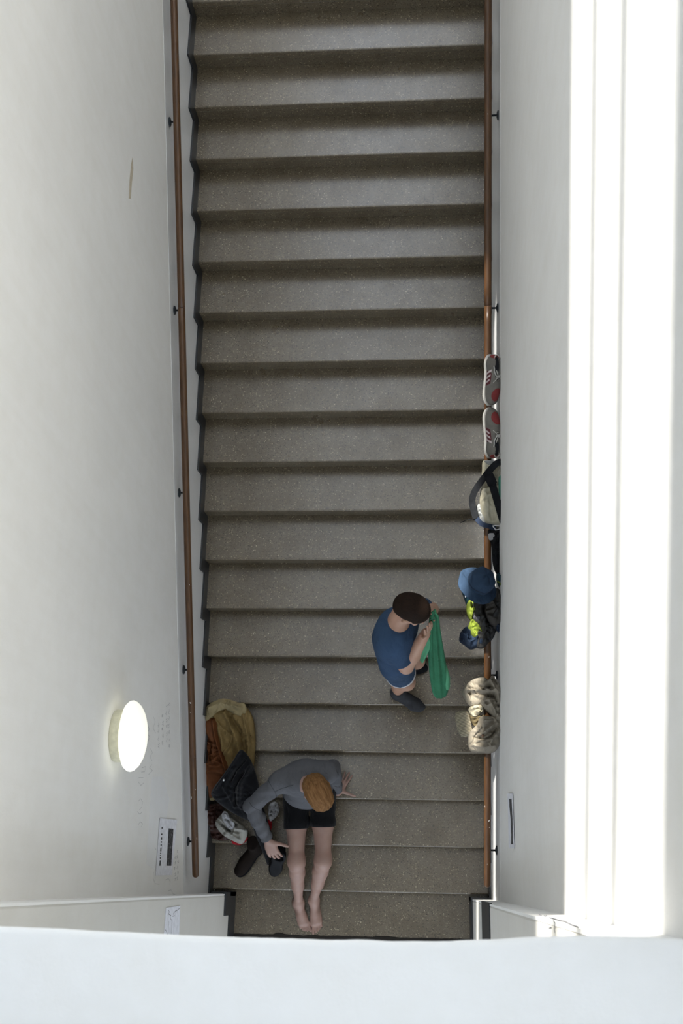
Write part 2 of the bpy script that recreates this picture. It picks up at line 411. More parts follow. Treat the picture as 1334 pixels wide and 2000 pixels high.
#PEOPLE
# ------------------------------------------------------------------ implicit-surface modelling (bodies, garments, shoes)
def unit(v): v = np.asarray(v, float); return v / np.linalg.norm(v)
def basis(fwd, up):
    f = unit(fwd); u = np.asarray(up, float); u = unit(u - f * np.dot(u, f)); return np.stack([np.cross(f, u), f, u], 1)   # columns: right, forward, up
def cone(a, b, ra, rb, k=.02): return ('c', np.asarray(a, float), np.asarray(b, float), ra, rb, k)
def ell(c, r, R=None, k=.02): return ('e', np.asarray(c, float), np.asarray(r, float), np.eye(3) if R is None else np.asarray(R, float), k)
def smin(a, b, k):
    h = np.clip(.5 + .5 * (b - a) / k, 0, 1)
    return b * (1 - h) + a * h - k * h * (1 - h)
class Vol:
    def __init__(s, lo, hi, v):
        s.lo = np.asarray(lo, float); s.v = v
        s.n = np.ceil((np.asarray(hi, float) - s.lo) / v).astype(int) + 1
        s.ax = [(s.lo[i] + v * np.arange(s.n[i])).astype(np.float32) for i in range(3)]
    def field(s, prims, inflate=0.0, cuts=()):
        F = np.full(s.n, 1.0, np.float32)
        for p in prims:
            k = p[-1]
            if p[0] == 'c':
                rm = max(p[3], p[4]) + inflate; lo = np.minimum(p[1], p[2]) - rm; hi = np.maximum(p[1], p[2]) + rm
            else:
                rm = np.abs(p[3]) @ (p[2] + inflate); lo = p[1] - rm; hi = p[1] + rm
            m = k + .05
            i0 = np.clip(np.floor((lo - m - s.lo) / s.v).astype(int), 0, s.n); i1 = np.clip(np.ceil((hi + m - s.lo) / s.v).astype(int) + 1, 0, s.n)
            if np.any(i1 <= i0): continue
            sl = tuple(slice(a, b) for a, b in zip(i0, i1))
            X = s.ax[0][sl[0]][:, None, None]; Y = s.ax[1][sl[1]][None, :, None]; Z = s.ax[2][sl[2]][None, None, :]
            if p[0] == 'c':
                a, b = p[1], p[2]; d = b - a; L2 = max(float(d @ d), 1e-9)
                t = np.clip(((X - a[0]) * d[0] + (Y - a[1]) * d[1] + (Z - a[2]) * d[2]) / L2, 0, 1)
                D = np.sqrt((X - a[0] - t * d[0]) ** 2 + (Y - a[1] - t * d[1]) ** 2 + (Z - a[2] - t * d[2]) ** 2) - (p[3] + (p[4] - p[3]) * t) - inflate
            else:
                c, r, R = p[1], p[2] + inflate, p[3]
                q = [(X - c[0]) * R[0, i] + (Y - c[1]) * R[1, i] + (Z - c[2]) * R[2, i] for i in range(3)]
                k0 = np.sqrt(sum((q[i] / r[i]) ** 2 for i in range(3))); k1 = np.sqrt(sum((q[i] / r[i] ** 2) ** 2 for i in range(3))) + 1e-6
                D = k0 * (k0 - 1) / k1
            F[sl] = smin(F[sl], D.astype(np.float32), k)
        return s.cut(F, cuts)
    def plane(s, pt, n):
        n = unit(n); pt = np.asarray(pt, float)
        return (s.ax[0][:, None, None] - pt[0]) * n[0] + (s.ax[1][None, :, None] - pt[1]) * n[1] + (s.ax[2][None, None, :] - pt[2]) * n[2]
    def cut(s, F, cuts):
        for pt, n in cuts: F = np.maximum(F, s.plane(pt, n))      # removes the side n points to
        return F.astype(np.float32)
    def wave(s, F, amp, d1, freq, d2=(1, 0, 0), f2=9.0, ph=0.0, warp=1.5):
        g = np.sin(s.plane((0, 0, 0), d1) * freq + ph + warp * np.sin(s.plane((0, 0, 0), d2) * f2 + ph * 1.7))
        return (F + amp * g).astype(np.float32)
    def mesh(s, F):
        F = F.copy(); F[0] = F[-1] = 1; F[:, 0] = F[:, -1] = 1; F[:, :, 0] = F[:, :, -1] = 1
        S = F < 0; nx, ny, nz = F.shape
        cnt = np.zeros((nx - 1, ny - 1, nz - 1), np.int8)
        for dx in (0, 1):
            for dy in (0, 1):
                for dz in (0, 1): cnt += S[dx:nx - 1 + dx, dy:ny - 1 + dy, dz:nz - 1 + dz]
        C = np.argwhere((cnt > 0) & (cnt < 8))
        idx = np.full(cnt.shape, -1, np.int64); idx[C[:, 0], C[:, 1], C[:, 2]] = np.arange(len(C))
        acc = np.zeros((len(C), 3)); num = np.zeros(len(C))
        corners = [(a, b, c) for a in (0, 1) for b in (0, 1) for c in (0, 1)]
        val = {q: F[C[:, 0] + q[0], C[:, 1] + q[1], C[:, 2] + q[2]].astype(float) for q in corners}
        for q in corners:
            for ax in range(3):
                if q[ax]: continue
                r = list(q); r[ax] = 1; r = tuple(r)
                a, b = val[q], val[r]; m = (a < 0) != (b < 0)
                t = np.where(m, a / np.where(m, a - b, 1), 0)
                P = np.tile(np.array(q, float), (len(C), 1)); P[:, ax] += t
                acc[m] += P[m]; num[m] += 1
        V = (C + acc / num[:, None]) * s.v + s.lo
        faces = []
        for ax in range(3):
            u, w = [(1, 2), (2, 0), (0, 1)][ax]
            sa = [slice(None)] * 3; sb = [slice(None)] * 3; sa[ax] = slice(0, -1); sb[ax] = slice(1, None)
            A, B = S[tuple(sa)], S[tuple(sb)]
            for inside_first in (True, False):
                E = np.argwhere((A & ~B) if inside_first else (~A & B))
                if not len(E): continue
                def cell(du, dw):
                    q = E.copy(); q[:, u] -= du; q[:, w] -= dw
                    return idx[q[:, 0], q[:, 1], q[:, 2]]
                quad = np.stack([cell(1, 1), cell(0, 1), cell(0, 0), cell(1, 0)], 1)
                faces.append(quad if inside_first else quad[:, ::-1])
        return V, np.concatenate(faces)
    def obj(s, name, F, mat, parent=None, relax=2):
        V, Q = s.mesh(F)
        for _ in range(relax):                       # light smoothing of the net
            acc = np.zeros_like(V); num = np.zeros(len(V))
            for i in range(4):
                a, b = Q[:, i], Q[:, (i + 1) % 4]
                for c in range(3): acc[:, c] += np.bincount(a, V[b, c], len(V)) + np.bincount(b, V[a, c], len(V))
                num += np.bincount(a, minlength=len(V)) + np.bincount(b, minlength=len(V))
            V = V * .55 + (acc / np.maximum(num, 1)[:, None]) * .45
        me = bpy.data.meshes.new(name)
        me.vertices.add(len(V)); me.vertices.foreach_set('co', V.astype(np.float32).ravel())
        me.loops.add(len(Q) * 4); me.loops.foreach_set('vertex_index', Q.astype(np.int32).ravel())
        me.polygons.add(len(Q)); me.polygons.foreach_set('loop_start', np.arange(0, len(Q) * 4, 4, dtype=np.int32))
        me.polygons.foreach_set('use_smooth', np.ones(len(Q), dtype=bool))
        me.materials.append(mat); me.update(calc_edges=True); me.validate()
        o = bpy.data.objects.new(name, me); COL.objects.link(o)
        if parent: adopt(o, parent)
        return o

def head_prims(c, fwd, up, s=1.0):
    R = basis(fwd, up); c = np.asarray(c, float)
    P = lambda x, y, z: c + R @ (np.array([x, y, z]) * s)
    pr = [ell(P(0, -.014, .028), np.array([.075, .096, .088]) * s, R), ell(P(0, .028, -.035), np.array([.057, .062, .084]) * s, R, .03),
          ell(P(0, .036, -.080), np.array([.042, .046, .036]) * s, R, .02), ell(P(0, .080, .016), np.array([.046, .014, .011]) * s, R, .012),
          cone(P(0, .088, .004), P(0, .108, -.032), .008 * s, .0125 * s, .01), cone(P(-.011, .094, -.036), P(.011, .094, -.036), .008 * s, .008 * s, .008),
          ell(P(0, .086, -.060), np.array([.023, .010, .0055]) * s, R, .005), ell(P(0, .084, -.069), np.array([.019, .010, .0065]) * s, R, .005),
          ell(P(.045, .055, -.02), np.array([.02, .018, .016]) * s, R, .012), ell(P(-.045, .055, -.02), np.array([.02, .018, .016]) * s, R, .012)]
    for q in (-1, 1):
        pr += [ell(P(q * .077, -.010, -.006), np.array([.009, .019, .031]) * s, R, .006), ell(P(q * .084, -.016, .004), np.array([.006, .012, .020]) * s, R, .005)]
    return pr, P, R
def hand_prims(w, d, n, side, curls, spread=.12, s=1.0, thumb=(.55, .8, -.15), tc=.25):
    """w wrist, d towards fingers, n out of the back of the hand, side towards the thumb"""
    w = np.asarray(w, float); d = unit(d); n = unit(np.asarray(n, float) - d * np.dot(n, d)); t = np.cross(d, n)
    if np.dot(t, side) < 0: t = -t
    pr = [ell(w + d * .048 * s, np.array([.038, .047, .0145]) * s, np.stack([t, d, n], 1), .012)]
    offs = [.030, .010, -.010, -.029]; lens = [.070, .079, .073, .056]; base = [.088, .092, .087, .078]
    for j in range(4):
        k0 = w + d * base[j] * s + t * offs[j] * s
        pr.append(cone(w + t * offs[j] * .45 * s + d * .01, k0, .014 * s, .0105 * s, .008))
        ang = spread * (1.5 - j); fd = unit(d * math.cos(ang) + t * math.sin(ang)); fn = n; p = k0
        for q, fr in enumerate((.45, .31, .24)):
            a = curls[j] * (.8, 1.0, .7)[q]
            fd, fn = unit(fd * math.cos(a) - fn * math.sin(a)), unit(fn * math.cos(a) + fd * math.sin(a))
            e = p + fd * lens[j] * fr * s
            pr.append(cone(p, e, (.0092 - .0009 * q) * s, (.0083 - .0009 * q) * s, .0035)); p = e
    fd = unit(d * thumb[0] + t * thumb[1] + n * thumb[2]); p = w + d * .022 * s + t * .020 * s; ax = unit(np.cross(fd, d))
    for q, (ln, ra, rb) in enumerate(((.046, .0155, .0115), (.033, .0108, .0095), (.027, .0095, .0072))):
        e = p + fd * ln * s; pr.append(cone(p, e, ra * s, rb * s, .006 if q else .012)); p = e
        fd = unit(fd + (d * .6 - n * .3) * tc)
    return pr
def foot_prims(ank, heel, toe, out, z0, s=1.0, toes=True):
    """ank ankle joint, heel and toe tip on the ground (x, y), out towards the little toe"""
    h = np.array([heel[0], heel[1], z0]); tp = np.array([toe[0], toe[1], z0]); f = unit(tp - h); L = np.linalg.norm(tp - h)
    o = np.asarray(out, float); o = unit(o - f * np.dot(o, f)); u = np.array([0, 0, 1.0])
    P = lambda a, b, c: h + f * a * L + o * b + u * c
    pr = [cone(P(.12, 0, .030), P(.16, 0, .034), .030 * s, .031 * s, .02), cone(ank, P(.20, 0, .040), .036 * s, .034 * s, .03),
          cone(np.asarray(ank) + f * .01, P(.50, -.006, .038), .034 * s, .028 * s, .03), cone(P(.5, -.008, .036), P(.72, -.012, .022), .027 * s, .018 * s, .025),
          cone(P(.2, .008, .024), P(.70, .026, .018), .024 * s, .017 * s, .02), cone(P(.55, 0, .028), P(.71, .008, .02), .026 * s, .019 * s, .02),
          cone(P(.3, -.01, .024), P(.72, -.020, .019), .022 * s, .018 * s, .02)]
    if toes:
        for b, a0, a1, r in ((-.028, .74, 1.0, .0115), (-.008, .76, .985, .0085), (.008, .75, .955, .008), (.022, .73, .915, .0075), (.035, .69, .865, .0072)):
            pr += [cone(P(a0 - .18, b * .8, .024), P(a0 + .02, b * .95, .0135), r * 1.25 * s, r * 1.05 * s, .014), cone(P(a0, b * .95, .0135), P(a1 - .04, b * 1.04, .0100), r * 1.0 * s, r * .95 * s, .0015)]
    else:
        pr += [cone(P(.72, -.008, .024), P(.90, -.010, .020), .030 * s, .019 * s, .02), cone(P(.7, .014, .02), P(.86, .012, .018), .026 * s, .018 * s, .02)]
    return pr

def skin_mat(name, col):
    m, N, L, B = new_mat(name); P = pos_node(N, L)
    n = noise(N, L, P, 14, 4)
    r = ramp(N, L, n.outputs['Fac'], [(.3, (col[0] * .92, col[1] * .84, col[2] * .82)), (.7, (col[0] * 1.05, col[1] * 1.04, col[2] * 1.03))])
    L.new(r.outputs[0], B.inputs['Base Color']); B.inputs['Roughness'].default_value = .55
    B.inputs['Subsurface Weight'].default_value = .12; B.inputs['Subsurface Radius'].default_value = (.012, .005, .003); B.inputs['Subsurface Scale'].default_value = .6
    n2 = noise(N, L, P, 300, 3); bump(N, L, B, n2.outputs['Fac'], .08, .002)
    return m
def hair_mat(name, dark, light, strand_dir, sc=90, bs=.5):
    m, N, L, B = new_mat(name); P = pos_node(N, L)
    q = Vector(strand_dir).normalized().rotation_difference(Vector((0, 1, 0)))
    v = N.new('ShaderNodeVectorRotate'); v.rotation_type = 'EULER_XYZ'; v.inputs['Rotation'].default_value = q.to_euler(); L.new(P, v.inputs[0])
    mp = N.new('ShaderNodeMapping'); mp.inputs['Scale'].default_value = (1, .06, 1); L.new(v.outputs[0], mp.inputs[0])
    n = noise(N, L, mp.outputs[0], sc, 5, .6)
    r = ramp(N, L, n.outputs['Fac'], [(.28, dark), (.7, light)])
    L.new(r.outputs[0], B.inputs['Base Color']); B.inputs['Roughness'].default_value = .7; B.inputs['Specular IOR Level'].default_value = .08
    bump(N, L, B, n.outputs['Fac'], bs, .012)
    return m
M_SKIN_PALE = skin_mat('pale_skin', (.31, .205, .170)); M_SKIN_TAN = skin_mat('tan_skin', (.43, .265, .19))
M_HAIR_RED = hair_mat('ginger_hair', (.10, .047, .017), (.28, .150, .064), (.4, -.8, -.3))
M_HAIR_BROWN = hair_mat('cropped_brown_hair', (.009, .0055, .004), (.024, .014, .0095), (.5, -.2, .1), 240, .3)
M_SWEATER = fabric('grey_jersey', (.100, .103, .114), .10, 70, weave=700)
M_SHORTS = fabric('black_jersey', (.0062, .0064, .008), .15, 80, sheen=.05)
M_TEE = fabric('blue_cotton', (.034, .066, .128), .14, 60)
M_BSHORTS = fabric('blue_nylon', (.033, .064, .122), .10, 60, rough=.7)
M_WHITE = fabric('white_piping', (.62, .62, .66), .05)
M_SOCK = fabric('charcoal_knit', (.040, .042, .048), .2, 120)
M_SOCKB = fabric('black_knit', (.010, .011, .014), .2, 120)
M_TOWEL = fabric('green_terry', (.036, .165, .088), .12, 220, weave=500, bs=.4)
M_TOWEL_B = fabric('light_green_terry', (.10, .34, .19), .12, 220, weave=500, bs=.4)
M_SEAM_FOLD = fabric('dark_grey_seam_fold', (.035, .036, .042), .1)
M_EYE = plain('eye_white', (.7, .68, .64), .2)

# ---- the seated person
def seated():
    base = empty('person', (.74, 1.0, 3 * RISE)); setp(base, 'person in grey sweatshirt and black shorts sitting barefoot on a step', 'person')
    hipR, hipL = np.array([.645, .965, .530]), np.array([.835, .970, .530])
    kR, kL = on(579, 1682, z=.485), on(631, 1680, z=.485)
    aR, aL = on(583, 1762, z=.085), on(613, 1757, z=.085)
    shR, shL = np.array([.585, 1.015, .965]), np.array([.905, 1.075, .960])
    eR, wR = on(491, 1574, z=.80), on(523, 1642, z=.640)
    eL, wL = on(650, 1499, z=.735), on(660, 1548, z=.474)
    nb = np.array([.722, 1.005, 1.035]); hc = on(621, 1547, z=1.125)
    fwd, up = (.42, -.80, -.42), (.25, -.35, .90)
    torso = [ell((.74, 1.00, .555), (.165, .125, .115), k=.05), ell((.735, 1.045, .70), (.145, .105, .14), k=.08), ell((.737, 1.055, .86), (.165, .105, .15), basis((.15, -1, -.25), (0, 0, 1)), .08),
             cone(shR, shL, .062, .062, .08), cone((.735, 1.035, .93), nb, .09, .055, .06)]
    thighs = [cone(hipR, hipR + (kR - hipR) * .45, .085, .073, .03), cone(hipR + (kR - hipR) * .45, kR, .073, .051, .03), cone(hipL, hipL + (kL - hipL) * .45, .085, .073, .03), cone(hipL + (kL - hipL) * .45, kL, .073, .051, .03)]
    legs = []
    for k, a in ((kR, aR), (kL, aL)):
        d = a - k; back = np.array([0, .008, 0])
        legs += [ell(k + np.array([0, -.010, .006]), (.038, .040, .042), k=.05), cone(k, k + d * .28 + back, .046, .051, .055), cone(k + d * .28 + back, k + d * .62 + back * .6, .052, .039, .03), cone(k + d * .62 + back * .6, a, .039, .030, .03)]
    for k, a in ((kR, aR), (kL, aL)): legs.append(cone(k + np.array([0, -.014, -.022]), k + (a - k) * .55 + np.array([0, -.010, 0]), .036, .032, .04))
    legs += foot_prims(aR, on(577, 1750, z=.0)[:2], on(600, 1823, z=.0)[:2], (-1, 0, 0), 0.0, 1.0)
    legs += foot_prims(aL, on(614, 1742, z=.0)[:2], on(620, 1825, z=.0)[:2], (1, 0, 0), 0.0, 1.0)
    armR = [cone(shR, eR, .050, .040, .03), cone(eR, eR + (wR - eR) * .35, .040, .039, .02), cone(eR + (wR - eR) * .35, wR, .039, .026, .02)]
    armL = [cone(shL, eL, .050, .040, .03), cone(eL, eL + (wL - eL) * .35, .040, .038, .02), cone(eL + (wL - eL) * .35, wL, .038, .026, .02)]
    hR = hand_prims(wR, on(541, 1682, z=.560) - wR, (-.15, .10, .95), (.8, .1, .2), (.38, .42, .45, .48), .05, 1.14, thumb=(.62, .75, -.2))
    hL = hand_prims(wL, (.42, 1.0, -.20), (.05, .1, 1), (1, 0, 0), (.03, .02, .02, .04), .13, .98, thumb=(.05, .95, -.12), tc=.1)
    # his left hand: fingers point back, thumb to the outside seen from above
    head, P, R = head_prims(hc, fwd, up, 1.06)
    neck = [cone(nb, P(0, -.02, -.05), .056, .054, .03)]
    V = Vol((.30, .0, -.01), (1.10, 1.24, 1.28), .005)
    F = V.field(torso + thighs + legs + armR + armL + neck + head + hR + hL)
    # tread under foot and hand
    V.obj('body', F, M_SKIN_PALE, base, relax=1)
    # sweatshirt
    G = V.field(torso + [ell((.735, .950, .72), (.135, .085, .13), k=.07)], .014, [((.74, 1.0, .600), (0, .25, -1))])
    G = V.wave(G, .0030, (.3, .5, .8), 38, (1, 0, .2), 9, .4)
    a1 = V.field(armR, .015, [(wR - unit(wR - eR) * .018, wR - eR)]); a1 = V.wave(a1, .0035, unit(wR - eR), 85, (1, .4, 0), 16, 1.0)
    a2 = V.field(armL, .010, [(wL - unit(wL - eL) * .022, wL - eL)]); a2 = V.wave(a2, .0035, (0, .4, 1), 75, (1, .4, 0), 16, 2.0)
    G = smin(smin(G, a1, .022), a2, .022)
    sh = V.obj('sweatshirt', G, M_SWEATER, base)
    # stitched seams, plus a dark line drawing in the elbow fold's shade
    from mathutils.bvhtree import BVHTree
    bv = BVHTree.FromPolygons([v.co + sh.location + base.location for v in sh.data.vertices], [tuple(p.vertices) for p in sh.data.polygons])
    for pts in ([(524, 1524), (530, 1535), (538, 1549), (541, 1558), (540, 1566)], [(537, 1546), (548, 1541), (560, 1537), (573, 1533)], [(656, 1503), (661, 1514), (664, 1526), (664, 1536)], [(652, 1535), (658, 1537), (664, 1537)], [(487, 1567), (492, 1574), (500, 1580), (508, 1583)]):
        line = []
        for (ax_, ay_), (bx_, by_) in zip(pts[:-1], pts[1:]):
            for q in np.linspace(0, 1, 6):
                d = Vector(ROT @ np.array([(ax_ + (bx_ - ax_) * q - 667) / FPX, -(ay_ + (by_ - ay_) * q - 1000) / FPX, -1.0])).normalized()
                hit = bv.ray_cast(Vector(CAM), d)[0]
                if hit and (not line or (hit - line[-1]).length > .002) and (not line or (hit - line[-1]).length < .06): line.append(hit)
        if len(line) > 2:
            o = tube('seam_fold', line, .0017, M_SEAM_FOLD, None, n=6); adopt(o, base)
    # shorts
    H = V.field([ell((.74, 1.00, .545), (.17, .13, .110), k=.05)] , .010, [((.74, .98, .63), (0, -.2, 1))])
    T1 = V.field(thighs[:2], .011, [(hipR + (kR - hipR) * .52, kR - hipR)]); T2 = V.field(thighs[2:], .011, [(hipL + (kL - hipL) * .50, kL - hipL)])
    H = smin(smin(H, T1, .02), T2, .02); H = np.maximum(H, -V.plane((0, 0, 3 * RISE + .003), (0, 0, 1)) - 0 * H) if False else H
    V.obj('shorts', V.wave(H, .0015, (0, 1, .3), 60), M_SHORTS, base)
    # hair
    V2 = Vol(hc - .19, hc + .19, .003)
    hp = [ell(P(0, -.014, .030), np.array([.080, .102, .094]) * 1.06, R), ell(P(0, .040, .062), np.array([.066, .062, .044]) * 1.06, R, .03), ell(P(0, -.070, -.005), np.array([.062, .042, .07]) * 1.06, R, .03)]
    K = V2.field(hp, .006, [(P(0, .10, .030), R @ np.array([0, .55, -1.0])), (P(0, -.03, -.055), R @ np.array([0, -.1, -1.0]))])
    K2 = V2.field(hp, .006, [(P(0, .098, .04), R @ np.array([0, .25, -1.0]))])
    K = np.minimum(K, K2)
    d1 = R @ np.array([1, .12, 0]); K = V2.wave(K, .0020, d1, 190, R @ np.array([.1, 1, .3]), 15, .3, 1.1); K = V2.wave(K, .0008, R @ np.array([.95, -.22, .1]), 430, R @ np.array([0, 1, 0]), 18, 1.1, .8)
    V2.obj('hair', K, M_HAIR_RED, base, relax=1)
    for q in (-1, 1):
        bm = bmesh.new(); bmesh.ops.create_uvsphere(bm, u_segments=12, v_segments=8, radius=.011)
        me = bpy.data.meshes.new('eye'); bm.to_mesh(me); bm.free(); me.materials.append(M_EYE)
        o = bpy.data.objects.new('eye', me); COL.objects.link(o); o.location = P(q * .031, .076, -.002); adopt(o, base)
    return dict(wR=wR, P=P)
seated()

# ---- the standing person drying the face
def standing():
    z0 = 5 * RISE
    base = empty('person', (1.40, 1.72, z0)); setp(base, 'person in blue t-shirt and shorts standing in dark socks, face in a green towel', 'person')
    hipR, hipL = np.array([1.375, 1.690, 1.590]), np.array([1.40, 1.83, 1.590])
    kR, kL = np.array([1.435, 1.655, 1.175]), np.array([1.50, 1.80, 1.18])
    aR, aL = on(776, 1351, z=.80), np.array([1.445, 1.825, .805])
    shR, shL = on(764, 1252, z=2.065), np.array([1.490, 1.960, 2.000])
    eR, wR = on(793, 1302, z=1.845), on(832, 1236, z=2.105)
    eL, wL = np.array([1.60, 1.985, 1.86]), np.array([1.585, 1.895, 2.11])
    nb = np.array([1.400, 1.845, 2.120]); hc = on(805, 1191, z=2.320)
    fwd, up = (.74, -.36, -.56), (.55, -.10, .82)
    torso = [ell((1.385, 1.755, 1.62), (.115, .145, .115), basis((1, -.25, 0), (0, 0, 1)) @ np.array([[0, 1, 0], [-1, 0, 0], [0, 0, 1.]]) if False else np.eye(3), .06),
             ell((1.365, 1.775, 1.78), (.105, .135, .15), k=.09), ell((1.375, 1.800, 1.96), (.115, .150, .14), basis((1, -.2, -.25), (.25, 0, 1)) @ np.array([[0, 1., 0], [1., 0, 0], [0, 0, 1.]]), .09),
             cone(shR, shL, .062, .060, .08), cone((1.385, 1.83, 2.03), nb, .085, .056, .06)]
    th = lambda h, k: [cone(h, h + (k - h) * .5, .086, .072, .03), cone(h + (k - h) * .5, k, .072, .053, .03)]
    tR, tL = th(hipR, kR), th(hipL, kL)
    legs = []
    for k, a in ((kR, aR), (kL, aL)):
        d = a - k; back = np.array([-.024, .010, 0])
        legs += [ell(k + np.array([.012, -.004, .006]), (.046, .046, .05), k=.03), cone(k, k + d * .30 + back, .049, .055, .03), cone(k + d * .30 + back, k + d * .62 + back * .6, .055, .042, .03), cone(k + d * .62 + back * .6, a, .042, .032, .03)]
    fR = foot_prims(aR, on(765, 1350, z=z0)[:2], on(829, 1388, z=z0)[:2], (-.3, -1, 0), z0 + .002, 1.04, False)
    fL = foot_prims(aL, (1.385, 1.832), on(834, 1304, z=z0)[:2], (0, 1, 0), z0 + .002, 1.0, False)
    armR = [cone(shR, eR, .058, .044, .03), cone(eR, eR + (wR - eR) * .35, .044, .045, .02), cone(eR + (wR - eR) * .35, wR, .045, .029, .02)]
    armL = [cone(shL, eL, .054, .043, .03), cone(eL, eL + (wL - eL) * .35, .043, .042, .02), cone(eL + (wL - eL) * .35, wL, .042, .028, .02)]
    head, P, R = head_prims(hc, fwd, up, 1.06)
    hR = hand_prims(wR, P(.035, .118, .045) - wR, (.75, -.6, .1), (-.4, .1, .6), (.12, .12, .14, .18), .05, 1.02, thumb=(.8, .5, .1))
    hL = hand_prims(wL, P(-.035, .120, .035) - wL, (.8, .5, .1), (-.4, 0, .6), (.14, .14, .14, .2), .05, 1.02, thumb=(.8, .5, .1))
    neck = [cone(nb, P(0, -.022, -.05), .060, .058, .03)]
    V = Vol((1.16, 1.40, z0 - .02), (1.74, 2.16, 2.52), .005)
    F = V.field(torso + tR + tL + legs + fR + fL + armR + armL + neck + head + hR + hL)
    V.obj('body', F, M_SKIN_TAN, base)
    nd = unit(np.asarray(P(0, -.022, -.05)) - nb)
    G = V.field(torso, .013, [((1.38, 1.72, 1.535), (.1, 0, -1)), (nb + nd * .018, nd + np.array([.1, -.1, .15]))])
    G = V.wave(G, .0022, (.5, -.5, .6), 30, (.3, 1, .2), 19, .7, 2.6)
    c = shR + (eR - shR) * .72; s1 = V.field(armR[:1], .022, [(c, eR - shR)]); s1 = V.wave(s1, .0025, unit(eR - shR), 90, (1, .4, 0), 16, 1.0)
    c = shL + (eL - shL) * .66; s2 = V.field(armL[:1], .020, [(c, eL - shL)])
    V.obj('t_shirt', smin(smin(G, s1, .03), s2, .03), M_TEE, base)
    def shorts(inf, q0, q1):
        H = V.field(torso[:1], inf + .002, [((1.38, 1.72, 1.66), (0, 0, 1))])
        for t, h, k in ((tR, hipR, kR), (tL, hipL, kL)):
            T = V.field(t, inf + .008, [(h + (k - h) * q1, k - h)] + ([(h + (k - h) * q0, h - k)] if q0 else []))
            H = T if (q0 and t is tR) else smin(H, T, .015)
        return H
    V.obj('shorts', V.wave(shorts(.012, None, .44), .0015, (.8, .3, .2), 46, (1, .3, 0), 12), M_BSHORTS, base)
    for t, h, k in ((tR, hipR, kR), (tL, hipL, kL)):
        V.obj('white_hem', V.field(t, .022, [(h + (k - h) * .475, k - h), (h + (k - h) * .438, h - k)]), M_WHITE, base)
    for f, a, k, mt in ((fR, aR, kR, M_SOCK), (fL, aL, kL, M_SOCKB)):
        S = V.field(f, .006); sh = V.field([cone(a, a + (k - a) * .13, .034, .037, .02)], .007, [(a + (k - a) * .13, k - a)])
        V.obj('sock', V.wave(smin(S, sh, .025), .0012, (0, .2, 1), 160), mt, base)
    V2 = Vol(hc - .19, hc + .19, .003)
    hp = [ell(P(0, -.014, .029), np.array([.077, .099, .090]) * 1.06, R), ell(P(0, -.065, -.010), np.array([.055, .042, .06]) * 1.06, R, .03)]
    K = V2.field(hp, .003, [(P(0, .070, .052), R @ np.array([0, .8, -.62])), (P(0, -.06, -.048), R @ np.array([0, -.25, -1.0]))])
    K = np.maximum(K, -V2.field([ell(P(q * .082, .004, -.004), np.array([.03, .030, .036]), R, .004) for q in (-1, 1)], 0))
    V2.obj('hair', K, M_HAIR_BROWN, base, relax=2)
    for q in (-1, 1):
        bm = bmesh.new(); bmesh.ops.create_uvsphere(bm, u_segments=12, v_segments=8, radius=.011)
        me = bpy.data.meshes.new('eye'); bm.to_mesh(me); bm.free(); me.materials.append(M_EYE)
        o = bpy.data.objects.new('eye', me); COL.objects.link(o); o.location = P(q * .031, .076, -.002); adopt(o, base)
    # towel: pressed to the face, its long end hanging free in pleats
    def sheet(name, ctr, wid, mat, parent, pleats, amp, thick, ph=0.0, round_end=True):
        n, mN = 48, 40; v, f = [], []
        C = [np.asarray(c, float) for c in ctr]
        tt = np.linspace(0, 1, n); ct = np.linspace(0, 1, len(C))
        cen = np.stack([np.interp(tt, ct, [c[i] for c in C]) for i in range(3)], 1); ww = np.interp(tt, np.linspace(0, 1, len(wid)), wid)
        for _ in range(3): cen[1:-1] = (cen[:-2] + cen[1:-1] * 2 + cen[2:]) / 4
        for s in (1, -1):
            for i in range(n):
                T = unit(cen[min(i + 1, n - 1)] - cen[max(i - 1, 0)]); U = unit(np.cross(T, (.25, -1, .25))); Nn = np.cross(U, T)
                if Nn[1] > 0: Nn = -Nn
                w = ww[i] * (math.sqrt(max(0, 1 - max(0, (tt[i] - .90) / .102) ** 2)) * .5 + .5 if round_end else 1)
                for j in range(mN):
                    q = j / (mN - 1) * 2 - 1
                    dep = amp * math.cos(q * pleats * math.pi + ph + 1.2 * math.sin(tt[i] * 4 + ph)) * min(1, .4 + tt[i]) * (1 - .75 * tt[i] ** 6) + .012 * (1 - q * q)
                    ed = math.sqrt(max(0, 1 - abs(q) ** 8)) * (math.sqrt(max(0, 1 - ((tt[i] - .95) / .05) ** 2)) if tt[i] > .95 else 1)
                    v.append(cen[i] + U * q * w / 2 + Nn * (dep + s * thick * .5 * ed))
        for s in range(2):
            o0 = s * n * mN
            for i in range(n - 1):
                for j in range(mN - 1):
                    a = o0 + i * mN + j; qd = (a, a + 1, a + mN + 1, a + mN); f.append(qd if s else qd[::-1])
        o0 = n * mN
        for i in range(n - 1):
            for j in (0, mN - 1): a = i * mN + j; f.append((a, a + mN, o0 + a + mN, o0 + a))
        for i in (0, n - 1):
            for j in range(mN - 1): a = i * mN + j; f.append((a, a + 1, o0 + a + 1, o0 + a))
        o = mesh_obj(name, v, f, mat, None, smooth=True); adopt(o, parent); return o
    top = on(848, 1203, z=2.235); end = on(862, 1361, z=1.33)
    tw = empty('towel', end); setp(tw, 'long green towel held to the face of the standing person, hanging free', 'towel')
    mid = on(850, 1262, z=1.93)
    sheet('hanging_end', [top + np.array([-.02, .02, .02]), top, on(848, 1232, z=2.10), mid, on(856, 1312, z=1.62), end], [.03, .055, .075, .095, .115, .115], M_TOWEL, tw, 2.6, .007, .010)
